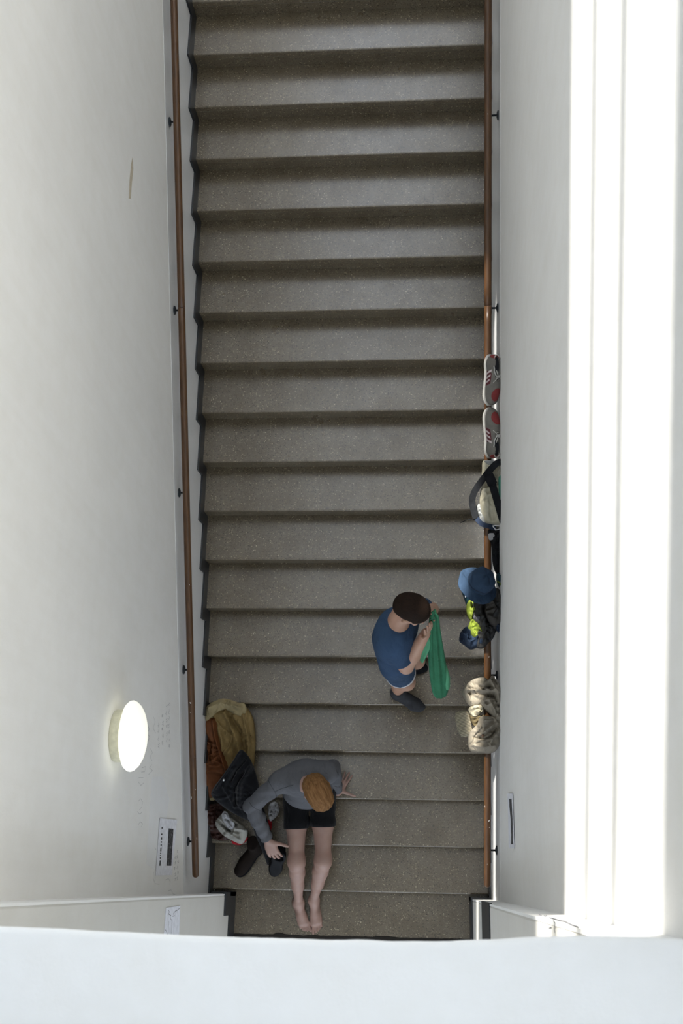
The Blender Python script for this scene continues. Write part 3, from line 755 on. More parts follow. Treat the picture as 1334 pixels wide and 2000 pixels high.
    sheet('sunlit_edge', [on(868, 1300, z=1.66), on(872, 1325, z=1.53), on(874, 1345, z=1.42)], [.03, .05, .035], M_TOWEL_B, tw, 1.0, .004, .006, 1.0)  # lighter green strip painted in for sun on the towel's edge
    sheet('short_end', [on(838, 1232, z=2.08), on(834, 1265, z=1.95), on(824, 1292, z=1.84)], [.04, .05, .03], M_TOWEL_B, tw, 1.3, .006, .006, .5)
    sheet('top_fold', [on(840, 1208, z=2.27), on(843, 1197, z=2.26), on(849, 1193, z=2.24)], [.03, .035, .03], M_TOWEL, tw, 1.0, .005, .012, .5)
standing()
#THINGS
# ------------------------------------------------------------------ wall lamp, papers, marks
def wall_lamp():
    c = on(226, 1437, X=.0); root = empty('wall_lamp', c); setp(root, 'round glowing opal glass wall lamp on a white base, above the handrail', 'lamp')
    m, N, L, B = new_mat('lit_opal_glass'); P = pos_node(N, L)
    B.inputs['Base Color'].default_value = (.9, .9, .84, 1); B.inputs['Roughness'].default_value = .3
    n = noise(N, L, P, 3, 2); e = ramp(N, L, n.outputs['Fac'], [(.3, (1, .98, .80)), (.7, (1, 1, .88))])
    L.new(e.outputs[0], B.inputs['Emission Color']); B.inputs['Emission Strength'].default_value = .7
    o = lathe('base_plate', [(.001, 0), (.128, 0), (.130, .004), (.130, .044), (.126, .048), (.001, .048)], (0, 0, 0), (1, 0, 0), plain('yellowed_enamel', (.62, .60, .46), .5), root, n=56)
    prof = [(.110, .048), (.140, .052), (.163, .061), (.174, .074), (.176, .084), (.170, .098), (.155, .114), (.130, .129), (.095, .141), (.05, .149), (.001, .152)]
    lathe('glass_dome', prof, (0, 0, 0), (1, 0, 0), m, root, n=64)
    v = [(.022, math.cos(a) * .1305, math.sin(a) * .1305) for a in (-1.9, -1.2)]
    for (x, y, z) in v: tube('screw', [(x, y, z), (x, y * 1.03, z * 1.03)], .004, M_IRON, root, n=8)
wall_lamp()

def wquad(name, pts, X, mat, parent=None, th=.0012, sgn=1):
    """thin sheet on a side wall: corners as seen, X of the wall face, sgn towards the flight"""
    A = [on(a, b, X=X) for a, b in pts]; B = [p + np.array([sgn * th, 0, 0]) for p in A]; n = len(A)
    v = A + B; f = [tuple(range(n)), tuple(range(2 * n - 1, n - 1, -1))] + [(k, (k + 1) % n, n + (k + 1) % n, n + k) for k in range(n)]
    o = mesh_obj(name, v, f, mat)
    bm = bmesh.new(); bm.from_mesh(o.data); bmesh.ops.recalc_face_normals(bm, faces=bm.faces); bm.to_mesh(o.data); bm.free()
    if parent is not None: adopt(o, parent)
    return o
def print_mat(name):
    m, N, L, B = new_mat(name); P = pos_node(N, L)
    mp = N.new('ShaderNodeMapping'); mp.inputs['Scale'].default_value = (1, 14, 45); L.new(P, mp.inputs[0])
    n = noise(N, L, mp.outputs[0], 3.0, 5, .7)
    r = ramp(N, L, n.outputs['Fac'], [(.40, (.012, .012, .014)), (.56, (.03, .03, .034)), (.60, (.30, .30, .32))]); L.new(r.outputs[0], B.inputs['Base Color'])
    B.inputs['Roughness'].default_value = .7
    return m
M_PRINT = print_mat('printed_photo')
def strokes(name, lines, X, mat, parent, wd=.004, sgn=1):
    v, f = [], []
    for ln in lines:
        P = [on(a, b, X=X) for a, b in ln]
        for a, b in zip(P[:-1], P[1:]):
            d = b - a; L = math.hypot(d[1], d[2]) or 1e-6; nrm = np.array([0, -d[2] / L, d[1] / L]) * wd / 2; q = len(v)
            v += [a - nrm, b - nrm, b + nrm, a + nrm]; f.append((q, q + 1, q + 2, q + 3) if sgn < 0 else (q + 3, q + 2, q + 1, q))
    o = mesh_obj(name, v, f, mat)
    if parent is not None and parent.type == 'EMPTY': adopt(o, parent)
    elif parent is not None: o.parent = parent
    return o
def paper_left():
    P = on(325, 1655, X=.0); root = empty('paper_notice', P); setp(root, 'white paper notice with a dark printed picture, taped up near the handrail end', 'paper')
    wquad('sheet', [(312, 1598), (345.6, 1601), (335.7, 1709), (304, 1710)], .0035, M_PAPER, root)
    wquad('printed_picture', [(329.4, 1618), (338.8, 1619), (334.5, 1691), (325, 1691)], .0048, M_PRINT, root, .0006)
    for k, (a, b) in enumerate(((0, .05), (.17, .21), (.27, .33), (.37, .41), (.44, .50), (.53, .63), (.66, .69), (.72, .75), (.78, .82), (.86, 1.0))):
        q = lambda t, o: (316.8 - 4.5 * t + o, 1615 + 76 * t)
        wquad('printed_line', [q(a, -1.0), q(a, 1.0), q(b, 1.1), q(b, -1.1)], .0048, M_INK, root, .0006)
paper_left()
def paper_pier():
    P = on(338, 1800, X=.149); root = empty('paper_drawing', P); setp(root, 'white paper sheet with loose pencil scribbles stuck on the beige pier', 'paper')
    wquad('sheet', [(324, 1773), (352, 1769), (349, 1836), (319, 1836)], .150, M_PAPER, root)
    o = strokes('pencil_lines', [[(328, 1776), (331, 1781), (329, 1785), (334, 1788), (333, 1794), (336, 1798)], [(338, 1786), (342, 1780), (346, 1778), (351, 1774)], [(337, 1790), (341, 1788)], [(330, 1800), (329, 1815), (327, 1830)], [(336, 1796), (335, 1812), (334, 1828)], [(322, 1815), (325, 1819), (327, 1826)], [(340, 1795), (339, 1828)]], .1516, M_GREYINK, root, .0035)
paper_pier()
def paper_right():
    P = on(997, 1605, X=WID); root = empty('paper_notice', P); setp(root, 'white paper with a narrow black picture strip on the sunlit wall', 'paper')
    X = WID - .0035
    wquad('sheet', [(991.5, 1550), (1001.5, 1550), (1005, 1657), (994, 1657)], X, M_PAPER, root, .0012, -1)
    wquad('printed_picture', [(994.6, 1560), (999.2, 1560), (999.8, 1574), (1001.2, 1605), (1001.4, 1637), (1002.4, 1649), (998.2, 1649), (998.4, 1637), (997.4, 1600), (995, 1574)], X - .0013, M_PRINT, root, .0006, -1)
paper_right()
def graffiti():
    def squig(x, y, n, ln, am, fq, seed):
        r = random.Random(seed); out = []
        for j in range(n):
            px, py = x + r.uniform(-1, 1), y + j * ln / n; k = r.choice((2, 3, 4)); L = ln / n * r.uniform(.5, .95)
            out.append([(px + am * math.sin(q * fq + r.uniform(-.5, .5)), py + L * q / (2.0 * k)) for q in range(2 * k)])
        return out
    lines = []
    # small handwriting in columns
    for x, y, n, ln, seed in ((331, 1372, 7, 95, 1), (325, 1376, 6, 78, 2), (318, 1395, 5, 64, 3), (310, 1412, 4, 52, 4)):
        lines += squig(x, y, n, ln, 1.5, 2.2, seed)
    for x, y, n, ln, seed in ((347, 1660, 6, 62, 5), (342, 1672, 5, 52, 6)):
        lines += squig(x, y, n, ln, 1.3, 2.2, seed)
    # large loose letters
    lines += [[(288, 1417), (292, 1424), (287, 1432), (293, 1440), (288, 1449)], [(279, 1466), (286, 1466)], [(282, 1455), (280, 1478)], [(277, 1500), (284, 1497), (283, 1507), (276, 1508)], [(297, 1493), (292, 1500), (298, 1505), (290, 1513)],
              [(271, 1519), (280, 1519)], [(270, 1527), (275, 1534), (281, 1529)], [(270, 1565), (275, 1560), (279, 1566), (277, 1576), (272, 1582)], [(268, 1585), (273, 1590), (278, 1586)], [(270, 1611), (274, 1605), (279, 1609), (276, 1615)],
              [(300, 1400), (303, 1410), (299, 1422), (304, 1432)], [(294, 1462), (298, 1470), (293, 1478), (297, 1486)],
              [(302, 1655), (305, 1660)], [(303, 1684), (302, 1694)], [(301, 1702), (299, 1715), (303, 1726), (311, 1727)], [(322, 1719), (329, 1716), (333, 1722)], [(329, 1740), (334, 1738), (338, 1746), (344, 1748)], [(333, 1715), (331, 1728)]]
    o = strokes('pencil_writing', lines, .0012, M_PENCIL, wall_left, .0026)
    setp(o, kind='stuff')
    wquad('scuff', [(259, 307), (260, 330), (257, 360), (255, 388), (251.5, 388), (253, 352), (256, 320)], .0006, M_SCUFF).parent = wall_left
    wquad('repainted_patch', [(297, 1517), (318, 1517), (330, 1560), (325, 1600), (303, 1700), (286, 1688), (291, 1600)], .0002, plaster('touched_up_plaster', (.82, .825, .83)), None, .0008).parent = wall_left
    lines = [[(1062, 1787), (1064, 1790), (1068, 1788)], [(1080, 1797), (1084, 1803), (1082, 1815), (1084, 1822)], [(1072, 1813), (1077, 1811)], [(1073, 1792), (1090, 1797), (1103, 1800), (1116, 1806), (1130, 1811)], [(1052, 1786), (1058, 1788)]]
    o = strokes('pencil_writing', lines, 1.8885, M_GREYINK, wall_pier_right, .004, -1)
    setp(o, kind='stuff')
graffiti()

# ------------------------------------------------------------------ cloth heaps
def sdist(P, pts):
    """distance of plan points to a polyline"""
    D = np.full(len(P), 9.)
    for a, b in zip(pts[:-1], pts[1:]):
        a, b = np.asarray(a), np.asarray(b); d = b - a; t = np.clip(((P - a) @ d) / max(d @ d, 1e-9), 0, 1)
        D = np.minimum(D, np.linalg.norm(P - a - t[:, None] * d, axis=1))
    return D
def drape(name, outline, base, thick, mat, parent, folds=(), ctr=None, edge=.30, nz=.004, seed=0, rings=34, nres=190, under=.006, fsc=1.5, auto=11):
    """garment lying over base(x, y): outline as seen; rounded rim, pressed-in folds"""
    def loc(a, b):
        p = on(a, b, w=.4)
        for _ in range(6): p = on(a, b, z=float(base(np.array([p[0]]), np.array([p[1]]))[0]) + thick * .5)
        return p[:2]
    O = np.array([loc(a, b) for a, b in outline]); n = len(O)
    # closed Catmull-Rom outline, evenly resampled
    C = []
    for i in range(n):
        p0, p1, p2, p3 = O[i - 1], O[i], O[(i + 1) % n], O[(i + 2) % n]
        for t in np.linspace(0, 1, 14, endpoint=False):
            C.append(.5 * ((2 * p1) + (p2 - p0) * t + (2 * p0 - 5 * p1 + 4 * p2 - p3) * t * t + (3 * p1 - p0 - 3 * p2 + p3) * t ** 3))
    C = np.array(C); L = np.r_[0, np.cumsum(np.linalg.norm(np.diff(np.vstack([C, C[:1]]), axis=0), axis=1))]
    u = np.linspace(0, L[-1], nres, endpoint=False); Cc = np.vstack([C, C[:1]])
    ring = np.stack([np.interp(u, L, Cc[:, i]) for i in range(2)], 1)
    c = loc(*ctr) if ctr else ring.mean(0)
    rr = np.linspace(0, 1, rings) ** .8
    P = (c[None, None] + (ring[None] - c) * rr[:, None, None]).reshape(-1, 2); R = np.repeat(rr, nres)
    rim = np.sqrt(np.clip(1 - np.clip((R - (1 - edge)) / edge, 0, 1) ** 2, 0, 1))
    H = thick * (.42 + .58 * rim)
    for pts, h, wdt in folds:
        H = H + fsc * h * np.exp(-(sdist(P, [loc(a, b) for a, b in pts]) / wdt) ** 2) * np.minimum(1, rim * 1.3)
    r = np.random.RandomState(seed)
    size = float(np.sqrt(np.mean(np.sum((ring - c) ** 2, 1)))); main = r.uniform(0, 3.14)
    for q in range(auto if nz > .0015 else 0):
        j = r.randint(nres); p0 = c + (ring[j] - c) * r.uniform(.15, .9); th = main + r.normal(0, .5); ln = size * r.uniform(.4, 1.0); bend = r.normal(0, .35)
        pts = [p0 + ln * u_ * np.array([math.cos(th + bend * u_), math.sin(th + bend * u_)]) for u_ in (-.5, -.17, .17, .5)]
        dd = sdist(P, pts); wd_ = r.uniform(.005, .011); hh = min(.014, thick * .22) * r.uniform(.5, 1.0)
        H = H + np.minimum(1, rim * 1.2) * hh * (np.exp(-(dd / wd_) ** 2) - .55 * np.exp(-((dd - 2.0 * wd_) / (1.2 * wd_)) ** 2))
    for q in range(7):
        th = r.uniform(0, 6.28); k = r.uniform(14, 70); H = H + nz * rim * np.sin(P[:, 0] * k * math.cos(th) + P[:, 1] * k * math.sin(th) + r.uniform(0, 6) + 1.2 * np.sin(P[:, 0] * 17 + P[:, 1] * 11 + q)) * (20 / k) ** .6
    H = np.maximum(H, thick * .12 + .003)
    Z0 = base(P[:, 0], P[:, 1]); V = np.column_stack([P, Z0 + H]); nv = len(V)
    W = np.column_stack([P, Z0 + under])
    f = []
    for off, flip in ((0, False), (nv, True)):
        for i in range(rings - 1):
            for j in range(nres):
                a, b = off + i * nres + j, off + i * nres + (j + 1) % nres
                q = (a, a + nres, b + nres, b); f.append(q[::-1] if flip else q)
    e = (rings - 1) * nres
    for j in range(nres): f.append((e + j, nv + e + j, nv + e + (j + 1) % nres, e + (j + 1) % nres))
    o = mesh_obj(name, np.vstack([V, W]), f, mat, None, smooth=True)
    bm = bmesh.new(); bm.from_mesh(o.data); bmesh.ops.remove_doubles(bm, verts=bm.verts, dist=1e-5); bmesh.ops.recalc_face_normals(bm, faces=bm.faces); bm.to_mesh(o.data); bm.free()
    if parent is not None: adopt(o, parent)
    return o
def flight(h=0.0): return lambda x, y: y * SL + .004 + h + 0 * x
def tread(i, h=0.0): return lambda x, y: i * RISE + .002 + h + 0 * x

M_FLEECE = fabric('tan_fleece', (.215, .150, .062), .22, 160, weave=260, bs=.7)
M_FLEECE_L = fabric('pale_fleece', (.30, .245, .135), .2, 150, weave=260, bs=.7)
M_LEATHER = plain('tan_leather', (.125, .044, .015), .6, spec=.2); M_LEATHER_D = plain('dark_red_leather', (.036, .013, .009), .5, spec=.3)
M_BLACKC = fabric('black_denim', (.0065, .0072, .0095), .25, 90, sheen=.1)
M_BLACKC2 = fabric('black_jersey_cloth', (.008, .0085, .011), .2, 90, sheen=.05)
M_OFFW = fabric('off_white_cotton', (.30, .295, .265), .10, 60); M_LGREY = fabric('light_grey_cotton', (.34, .345, .36), .1, 60)
M_BOOT = plain('dark_brown_suede', (.014, .0105, .009), .9, spec=.08); M_BSHOE = plain('black_leather', (.005, .0055, .0075), .6, spec=.12)
M_RED = fabric('red_cotton', (.28, .012, .018), .15, 60); M_METAL = plain('brushed_metal', (.55, .55, .56), .35, .9)

# shearling coat flung on the steps
b = on(446, 1460, w=.0); coat = empty('shearling_coat', b); setp(coat, 'tan shearling coat with brown leather outside, heaped against the left wall', 'coat')
drape('fleece_lining', [(409, 1380), (420, 1369), (446, 1367), (470, 1374), (484, 1384), (494, 1405), (498, 1440), (497, 1475), (492, 1500), (470, 1520), (445, 1510), (432, 1480), (425, 1440), (418, 1410)], flight(), .07, M_FLEECE, coat,
      [([(440, 1395), (462, 1440), (472, 1480)], .022, .018), ([(478, 1400), (488, 1450), (487, 1490)], .020, .014), ([(452, 1400), (470, 1430), (474, 1465)], -.016, .010), ([(428, 1420), (440, 1470)], .016, .02), ([(482, 1410), (492, 1450)], -.014, .007)], edge=.22, fsc=2.1, seed=2)
drape('fleece_collar', [(401, 1392), (403, 1380), (418, 1370), (436, 1364), (455, 1368), (468, 1374), (478, 1374), (481, 1388), (474, 1398), (456, 1394), (440, 1386), (424, 1390), (414, 1400), (402, 1408)], flight(.055), .055, M_FLEECE_L, coat,
      [([(410, 1385), (435, 1376), (470, 1384)], .02, .014), ([(440, 1385), (455, 1392)], -.015, .008)], edge=.5, fsc=2.1, seed=3, ctr=(440, 1382))
drape('leather_shell', [(402, 1410), (412, 1402), (424, 1404), (429, 1420), (432, 1450), (444, 1490), (452, 1508), (440, 1530), (420, 1548), (408, 1558), (400, 1530), (396, 1495), (398, 1460), (403, 1435)], flight(.03), .062, M_LEATHER, coat,
      [([(418, 1410), (422, 1440), (434, 1480), (444, 1505)], .022, .010), ([(426, 1425), (438, 1475), (447, 1500)], -.012, .006), ([(404, 1440), (412, 1455), (408, 1480)], -.014, .012), ([(400, 1490), (425, 1488), (440, 1498)], .010, .008), ([(400, 1510), (420, 1508), (436, 1512)], .008, .008)], edge=.3, fsc=2.1, seed=4, nz=.003)
drape('fleece_hem', [(404, 1552), (418, 1556), (419, 1563), (406, 1562)], flight(.01), .03, M_FLEECE_L, coat, edge=.6, seed=5)
# black trousers thrown across it
b = on(455, 1540, w=.1); tr = empty('trousers', b); setp(tr, 'black trousers with a metal button lying across the shearling coat', 'trousers')
drape('seat', [(471, 1464), (481, 1472), (492, 1490), (502, 1520), (507, 1550), (505, 1580), (495, 1605), (478, 1600), (455, 1588), (435, 1575), (420, 1562), (412, 1550), (420, 1534), (435, 1514), (452, 1490), (463, 1472)], flight(.145), .05, M_BLACKC, tr,
      [([(470, 1470), (440, 1515), (418, 1550)], .016, .010), ([(480, 1485), (462, 1505), (452, 1525)], -.018, .009), ([(490, 1500), (470, 1530), (468, 1570)], .02, .016), ([(478, 1510), (458, 1540), (460, 1570)], -.02, .012), ([(440, 1540), (460, 1575)], .014, .012)], edge=.3, fsc=2.1, seed=6)
tube('leg', [on(485, 1545, w=.13), on(502, 1590, w=.145), on(515, 1630, w=.125), on(525, 1660, w=.075), on(531, 1685, w=.03)], .05, M_BLACKC2, None, n=18, rs=[.05, .058, .056, .046, .036], squash=.55).name = 'leg'
adopt(bpy.data.objects['leg'], tr)
lathe('button', [(.0001, .005), (.007, .004), (.0085, .001), (.0085, -.006)], on(436.5, 1523.5, w=.212), (0, -.3, 1), M_METAL, None, n=16); adopt(bpy.data.objects['button'], tr)
# dark red leather satchel under the coat
b = on(411, 1590, w=0); bagl = empty('leather_satchel', b); setp(bagl, 'dark red leather bag half hidden under the black trousers by the wall', 'bag')
drape('flap', [(404, 1572), (420, 1570), (434, 1572), (436, 1590), (432, 1622), (418, 1628), (405, 1624), (402, 1600), (403, 1578)], flight(), .055, M_LEATHER_D, bagl, [([(412, 1560), (408, 1590), (412, 1620)], .012, .010), ([(422, 1565), (420, 1615)], -.010, .008)], edge=.25, seed=7, nz=.002)
drape('base', [(404, 1620), (430, 1622), (446, 1632), (446, 1640), (425, 1641), (406, 1630)], flight(), .035, M_LEATHER_D, bagl, edge=.3, seed=8, nz=.002)
# crumpled off-white shirt
sh = empty('shirt', on(448, 1620, w=0)); setp(sh, 'crumpled off-white shirt at the foot of the clothes heap', 'shirt')
drape('body', [(435, 1588), (445, 1590), (462, 1604), (478, 1616), (483, 1622), (481, 1635), (472, 1648), (458, 1644), (438, 1633), (424, 1618), (420, 1607), (425, 1598)], flight(.062), .06, M_OFFW, sh,
      [([(424, 1606), (440, 1622), (468, 1640)], .020, .010), ([(430, 1600), (450, 1616), (478, 1622)], .022, .010), ([(436, 1612), (455, 1628)], -.016, .008), ([(445, 1604), (462, 1612)], -.018, .008)], edge=.35, fsc=2.0, seed=9, nz=.005)
drape('sleeve', [(436, 1585), (443, 1586), (449, 1598), (458, 1608), (456, 1618), (446, 1619), (437, 1607), (433, 1595)], flight(.125), .03, M_LGREY, sh, [([(438, 1590), (446, 1608), (453, 1616)], .012, .006), ([(441, 1600), (448, 1605)], -.012, .005)], edge=.5, seed=10, nz=.003)
rc = drape('red_cloth', [(452, 1636), (470, 1641), (482, 1634), (483, 1640), (470, 1650), (455, 1648)], flight(.002), .03, M_RED, None, edge=.5, seed=11); setp(rc, 'small red cloth peeking from under the off-white shirt', 'cloth')
gc = drape('grey_cloth', [(526, 1572), (538, 1566), (545, 1580), (541, 1592), (533, 1600), (527, 1603), (524, 1590)], tread(3, .0), .07, M_LGREY, None, [([(530, 1575), (536, 1595)], .02, .008), ([(538, 1575), (533, 1590)], -.015, .006)], edge=.4, seed=12, nz=.003); setp(gc, 'light grey cloth bunched up between the sleeve and the black shorts', 'cloth')
rc = drape('red_sock', [(522, 1602), (529, 1602), (531, 1612), (528, 1622), (523, 1618)], tread(2, .0), .035, M_RED, None, edge=.5, seed=13); setp(rc, 'small red sock on the step beside the black shorts', 'sock')

# ------------------------------------------------------------------ shoes
def shoe_local(fn, v=.004):
    return Vol((-.085, -.06, -.012), (.085, .33, .30 if fn == 'boot' else .16), v)
def place(o, M):
    o.data.transform(Matrix(M.tolist())); o.data.update()
def frame(origin, fwd, up):
    R = basis(fwd, up); M = np.eye(4); M[:3, :3] = R; M[:3, 3] = origin; return M
UPPER = [ell((0, .225, .036), (.044, .060, .034), k=.03), ell((0, .165, .048), (.042, .065, .042), k=.03), ell((0, .05, .050), (.036, .065, .05), k=.03), cone((0, .03, .05), (0, .035, .085), .034, .031, .03), cone((0, .10, .06), (0, .17, .055), .037, .034, .03)]
SOLE = [ell((0, .225, .012), (.049, .066, .03), k=.03), ell((0, .15, .012), (.041, .07, .03), k=.03), ell((0, .045, .012), (.039, .068, .03), k=.03)]
def trainer(label, M, mirror, mats):
    root = empty('trainer', M[:3, 3]); setp(root, label, 'shoe', 'red and grey trainers on the handrail')
    V = shoe_local('t', .0028)
    up = V.field(UPPER, 0, [((0, 0, .012), (0, 0, -1))]); op = V.field([ell((0, .045, .10), (.026, .058, .055), k=.01), ell((0, .105, .102), (.020, .04, .028), k=.01)], 0)
    up = np.maximum(up, -op); sole = V.field(SOLE, .0, [((0, 0, 0), (0, 0, -1)), ((0, 0, .024), (0, .03, 1))])
    parts = [V.obj('upper', up, mats['grey'], None), V.obj('sole', sole, mats['white'], None)]
    skin = V.field(UPPER, .0016, [((0, 0, .026), (0, 0, -1))])
    toe = np.maximum(skin, V.field([ell((0, .222, .075), (.030, .042, .05), k=.01)], 0)); parts.append(V.obj('toe_patch', toe, mats['red'], None, relax=1))
    heel = np.maximum(np.maximum(skin, -op), V.field([ell((0, -.022, .075), (.04, .036, .045), k=.01)], 0)); parts.append(V.obj('heel_counter', heel, mats['red'], None, relax=1))
    skin2 = np.maximum(V.field(UPPER, .0024, [((0, 0, .028), (0, 0, -1)), ((0, 0, .094), (0, .2, 1))]), -op)
    quarter = V.cut(V.field(UPPER, .0012, [((0, 0, .026), (0, 0, -1)), ((0, 0, .088), (0, .1, 1))]), [((0, .075, .03), (0, -1, .35)), ((0, .172, .03), (0, 1, .35))]); quarter = np.maximum(quarter, -op)
    parts.append(V.obj('side_panel', quarter, mats['darkred'], None, relax=1))
    for k in range(3):
        y0 = .092 + k * .026
        st = V.cut(skin2, [((0, y0, .03), (0, -1, -.45)), ((0, y0 + .014, .03), (0, 1, .45))]); parts.append(V.obj('stripe', st, mats['stripe'], None, relax=1))
    lining = np.maximum(V.field([ell((0, .055, .062), (.033, .075, .018), k=.01)], 0), -V.plane((0, 0, .035), (0, 0, 1))); parts.append(V.obj('insole', lining, mats['dark'], None))
    # padded collar and laces
    ring = [(.029 * math.sin(a), .052 + .066 * -math.cos(a), .092 - .010 * math.cos(a) - (.006 if math.cos(a) < -.3 else 0)) for a in np.linspace(0, 2 * math.pi, 28)]
    parts.append(tube('collar', ring, .0036, mats['white'], None, n=8))
    for k in range(5):
        y = .118 + k * .016; z = .094 - k * .0052
        parts.append(tube('lace', [(-.026, y - .004, z - .012), (-.012, y, z), (0, y + .004, z + .003), (.012, y + .006, z), (.026, y + .010, z - .012)], .0028, mats['lace'], None, n=6))
    for s in (-1, 1):
        lp = [(0, .112, .098)] + [(s * (.006 + .022 * math.sin(q)), .112 - .034 * math.sin(q * .9) , .104 + .008 * math.sin(q)) for q in np.linspace(.3, 2.9, 9)] + [(s * .004, .116, .100)]
        parts.append(tube('lace', lp, .0026, mats['lace'], None, n=6)); parts.append(tube('lace', [(0, .112, .100), (s * .02, .135, .10), (s * .030, .150, .085)], .0024, mats['lace'], None, n=6))
    for o in parts: place(o, M); adopt(o, root)
SM = dict(grey=plain('grey_suede', (.155, .145, .128), .85), white=plain('white_rubber', (.52, .51, .48), .5), red=plain('red_suede', (.21, .026, .026), .8), darkred=plain('maroon_mesh', (.10, .018, .024), .8), stripe=plain('pink_white_leather', (.58, .50, .50), .5), dark=plain('dark_lining', (.02, .021, .026), .9), lace=plain('off_white_lace', (.50, .48, .44), .8))
slope = unit((0, 1, SL))
def rail_frame(px, py, sgn, w=.905, lean=.68, dx=.0):
    p = on(px, py, w=w + .03); fwd = slope * sgn; nrm = unit(np.cross((1, 0, 0), slope)); up = unit(nrm + np.array([lean, 0, 0]))
    return p, fwd, up
p, f_, u_ = rail_frame(958, 691, -1); p = np.array([1.953, on(958, 690, w=.95)[1] + .004, 0]); p[2] = p[1] * SL + .922
trainer('red and grey trainer on the handrail, toe pointing down the stairs', frame(p + f_ * .02, f_, u_), False, SM)
p2 = np.array([1.953, on(958, 887, w=.95)[1] + .006, 0]); p2[2] = p2[1] * SL + .922
trainer('red and grey trainer on the handrail, toe pointing up the stairs', frame(p2, slope, u_), True, SM)

def boot(name, label, M, mat, shaft=.12, group=None, v=.005):
    root = empty(name, M[:3, 3]); setp(root, label, 'shoe', group)
    V = shoe_local('boot', v)
    U = UPPER + [cone((0, .045, .07), (0, .02, .07 + shaft), .042, .047, .03)]
    o1 = V.obj('upper', np.maximum(V.wave(V.field(U, .003, [((0, 0, .012), (0, 0, -1)), ((0, 0, .07 + shaft), (0, .1, 1))]), .0012, (0, .6, 1), 120), -V.field([cone((0, .042, .085), (0, .018, .12 + shaft), .034, .042, .01)], 0) if shaft < .05 else V.field(U, .003)), mat)
    o2 = V.obj('sole', V.field(SOLE, .002, [((0, 0, 0), (0, 0, -1)), ((0, 0, .018), (0, 0, 1))]), M_SHORTS)
    for o in (o1, o2): place(o, M); adopt(o, root)
t1 = on(462, 1686, z=RISE)
boot('ankle_boot', 'dark brown suede boot lying on the step below the shirt', frame(np.array([.375, .630, RISE + .035]), unit(np.array([t1[0] + .03 - .375, t1[1] - .70, -.02])), (-.15, .25, .95)), M_BOOT, .10)
h1 = on(541, 1690, z=.33)
boot('black_shoe', 'black leather shoe held in the hand of the seated person', frame(on(549, 1651, z=.465), (-.22, -.55, -.70), (-.05, -.80, .62)), M_BSHOE, .02)

# ------------------------------------------------------------------ things on the right handrail
def over_rail(h=0.0, drop=1.0):
    """cloth lying on the wooden rail, falling away on the stair side, leaning to the wall on the other"""
    def g(x, y):
        d = np.clip(1.925 - x, 0, 1)
        return y * SL + .898 + h - drop * (1.5 * d + .8 * d * d) + np.clip(x - 1.98, 0, 1) * .3
    return g
def ribbon(name, pts, width, th, mat, parent, nrm=(0, -.3, 1)):
    P = [np.asarray(p, float) for p in pts]
    t = np.linspace(0, len(P) - 1, 10 * (len(P) - 1) + 1); Q = []
    for q in t:
        i = min(int(q), len(P) - 2); u = q - i; p0, p1, p2, p3 = P[max(i - 1, 0)], P[i], P[i + 1], P[min(i + 2, len(P) - 1)]
        Q.append(.5 * ((2 * p1) + (p2 - p0) * u + (2 * p0 - 5 * p1 + 4 * p2 - p3) * u * u + (3 * p1 - p0 - 3 * p2 + p3) * u ** 3))
    v, f = [], []
    for i, p in enumerate(Q):
        T = unit(Q[min(i + 1, len(Q) - 1)] - Q[max(i - 1, 0)]); N_ = np.asarray(nrm, float); U = unit(np.cross(T, N_)); Nn = np.cross(U, T)
        for a, b in ((-1, -1), (1, -1), (1, 1), (-1, 1)): v.append(p + U * a * width / 2 + Nn * b * th / 2)
    for i in range(len(Q) - 1):
        for k in range(4): f.append((4 * i + k, 4 * i + (k + 1) % 4, 4 * i + 4 + (k + 1) % 4, 4 * i + 4 + k))
    f += [(3, 2, 1, 0), tuple(4 * (len(Q) - 1) + k for k in range(4))]
    o = mesh_obj(name, v, f, mat); bm = bmesh.new(); bm.from_mesh(o.data); bmesh.ops.recalc_face_normals(bm, faces=bm.faces); bm.to_mesh(o.data); bm.free()
    if parent is not None: adopt(o, parent)
    return o
M_CREAM = plain('cream_tarpaulin', (.42, .395, .30), .55); M_GREYT = plain('grey_tarpaulin', (.24, .25, .25), .5); M_GREENT = plain('green_print', (.035, .20, .135), .5); M_WEB = fabric('black_webbing', (.010, .011, .013), .15, 300, sheen=.0)
bag = empty('messenger_bag', on(965, 960, w=.95)); setp(bag, 'cream tarpaulin messenger bag with black straps hanging on the handrail', 'bag')
drape('body', [(943, 901), (952, 899), (966, 900), (978, 901), (985, 910), (987, 960), (987, 1000), (983, 1020), (974, 1027), (962, 1026), (950, 1020), (941, 1000), (937, 975), (940, 945), (942, 915)], over_rail(.01, .9), .085, M_CREAM, bag,
      [([(958, 915), (960, 960), (970, 1010)], .012, .012), ([(946, 930), (950, 985), (962, 1018)], -.012, .012), ([(972, 910), (976, 960), (982, 1000)], .012, .008), ([(948, 960), (954, 1000)], .012, .010)], edge=.3, seed=21, nz=.002)
drape('grey_gusset', [(946, 900), (958, 899), (968, 901), (970, 908), (960, 911), (950, 905)], over_rail(.088, .9), .014, M_GREYT, bag, edge=.5, seed=22, nz=.001)
drape('green_panel', [(974, 932), (983, 930), (985, 945), (983, 962), (977, 975), (974, 960)], over_rail(.108, .9), .014, M_GREENT, bag, edge=.4, seed=23, nz=.001)
drape('clear_flap', [(931, 985), (941, 985), (952, 1003), (955, 1016), (946, 1020), (934, 1013), (930, 1000)], over_rail(.02, .9), .03, M_GREYT, bag, edge=.4, seed=24, nz=.002)
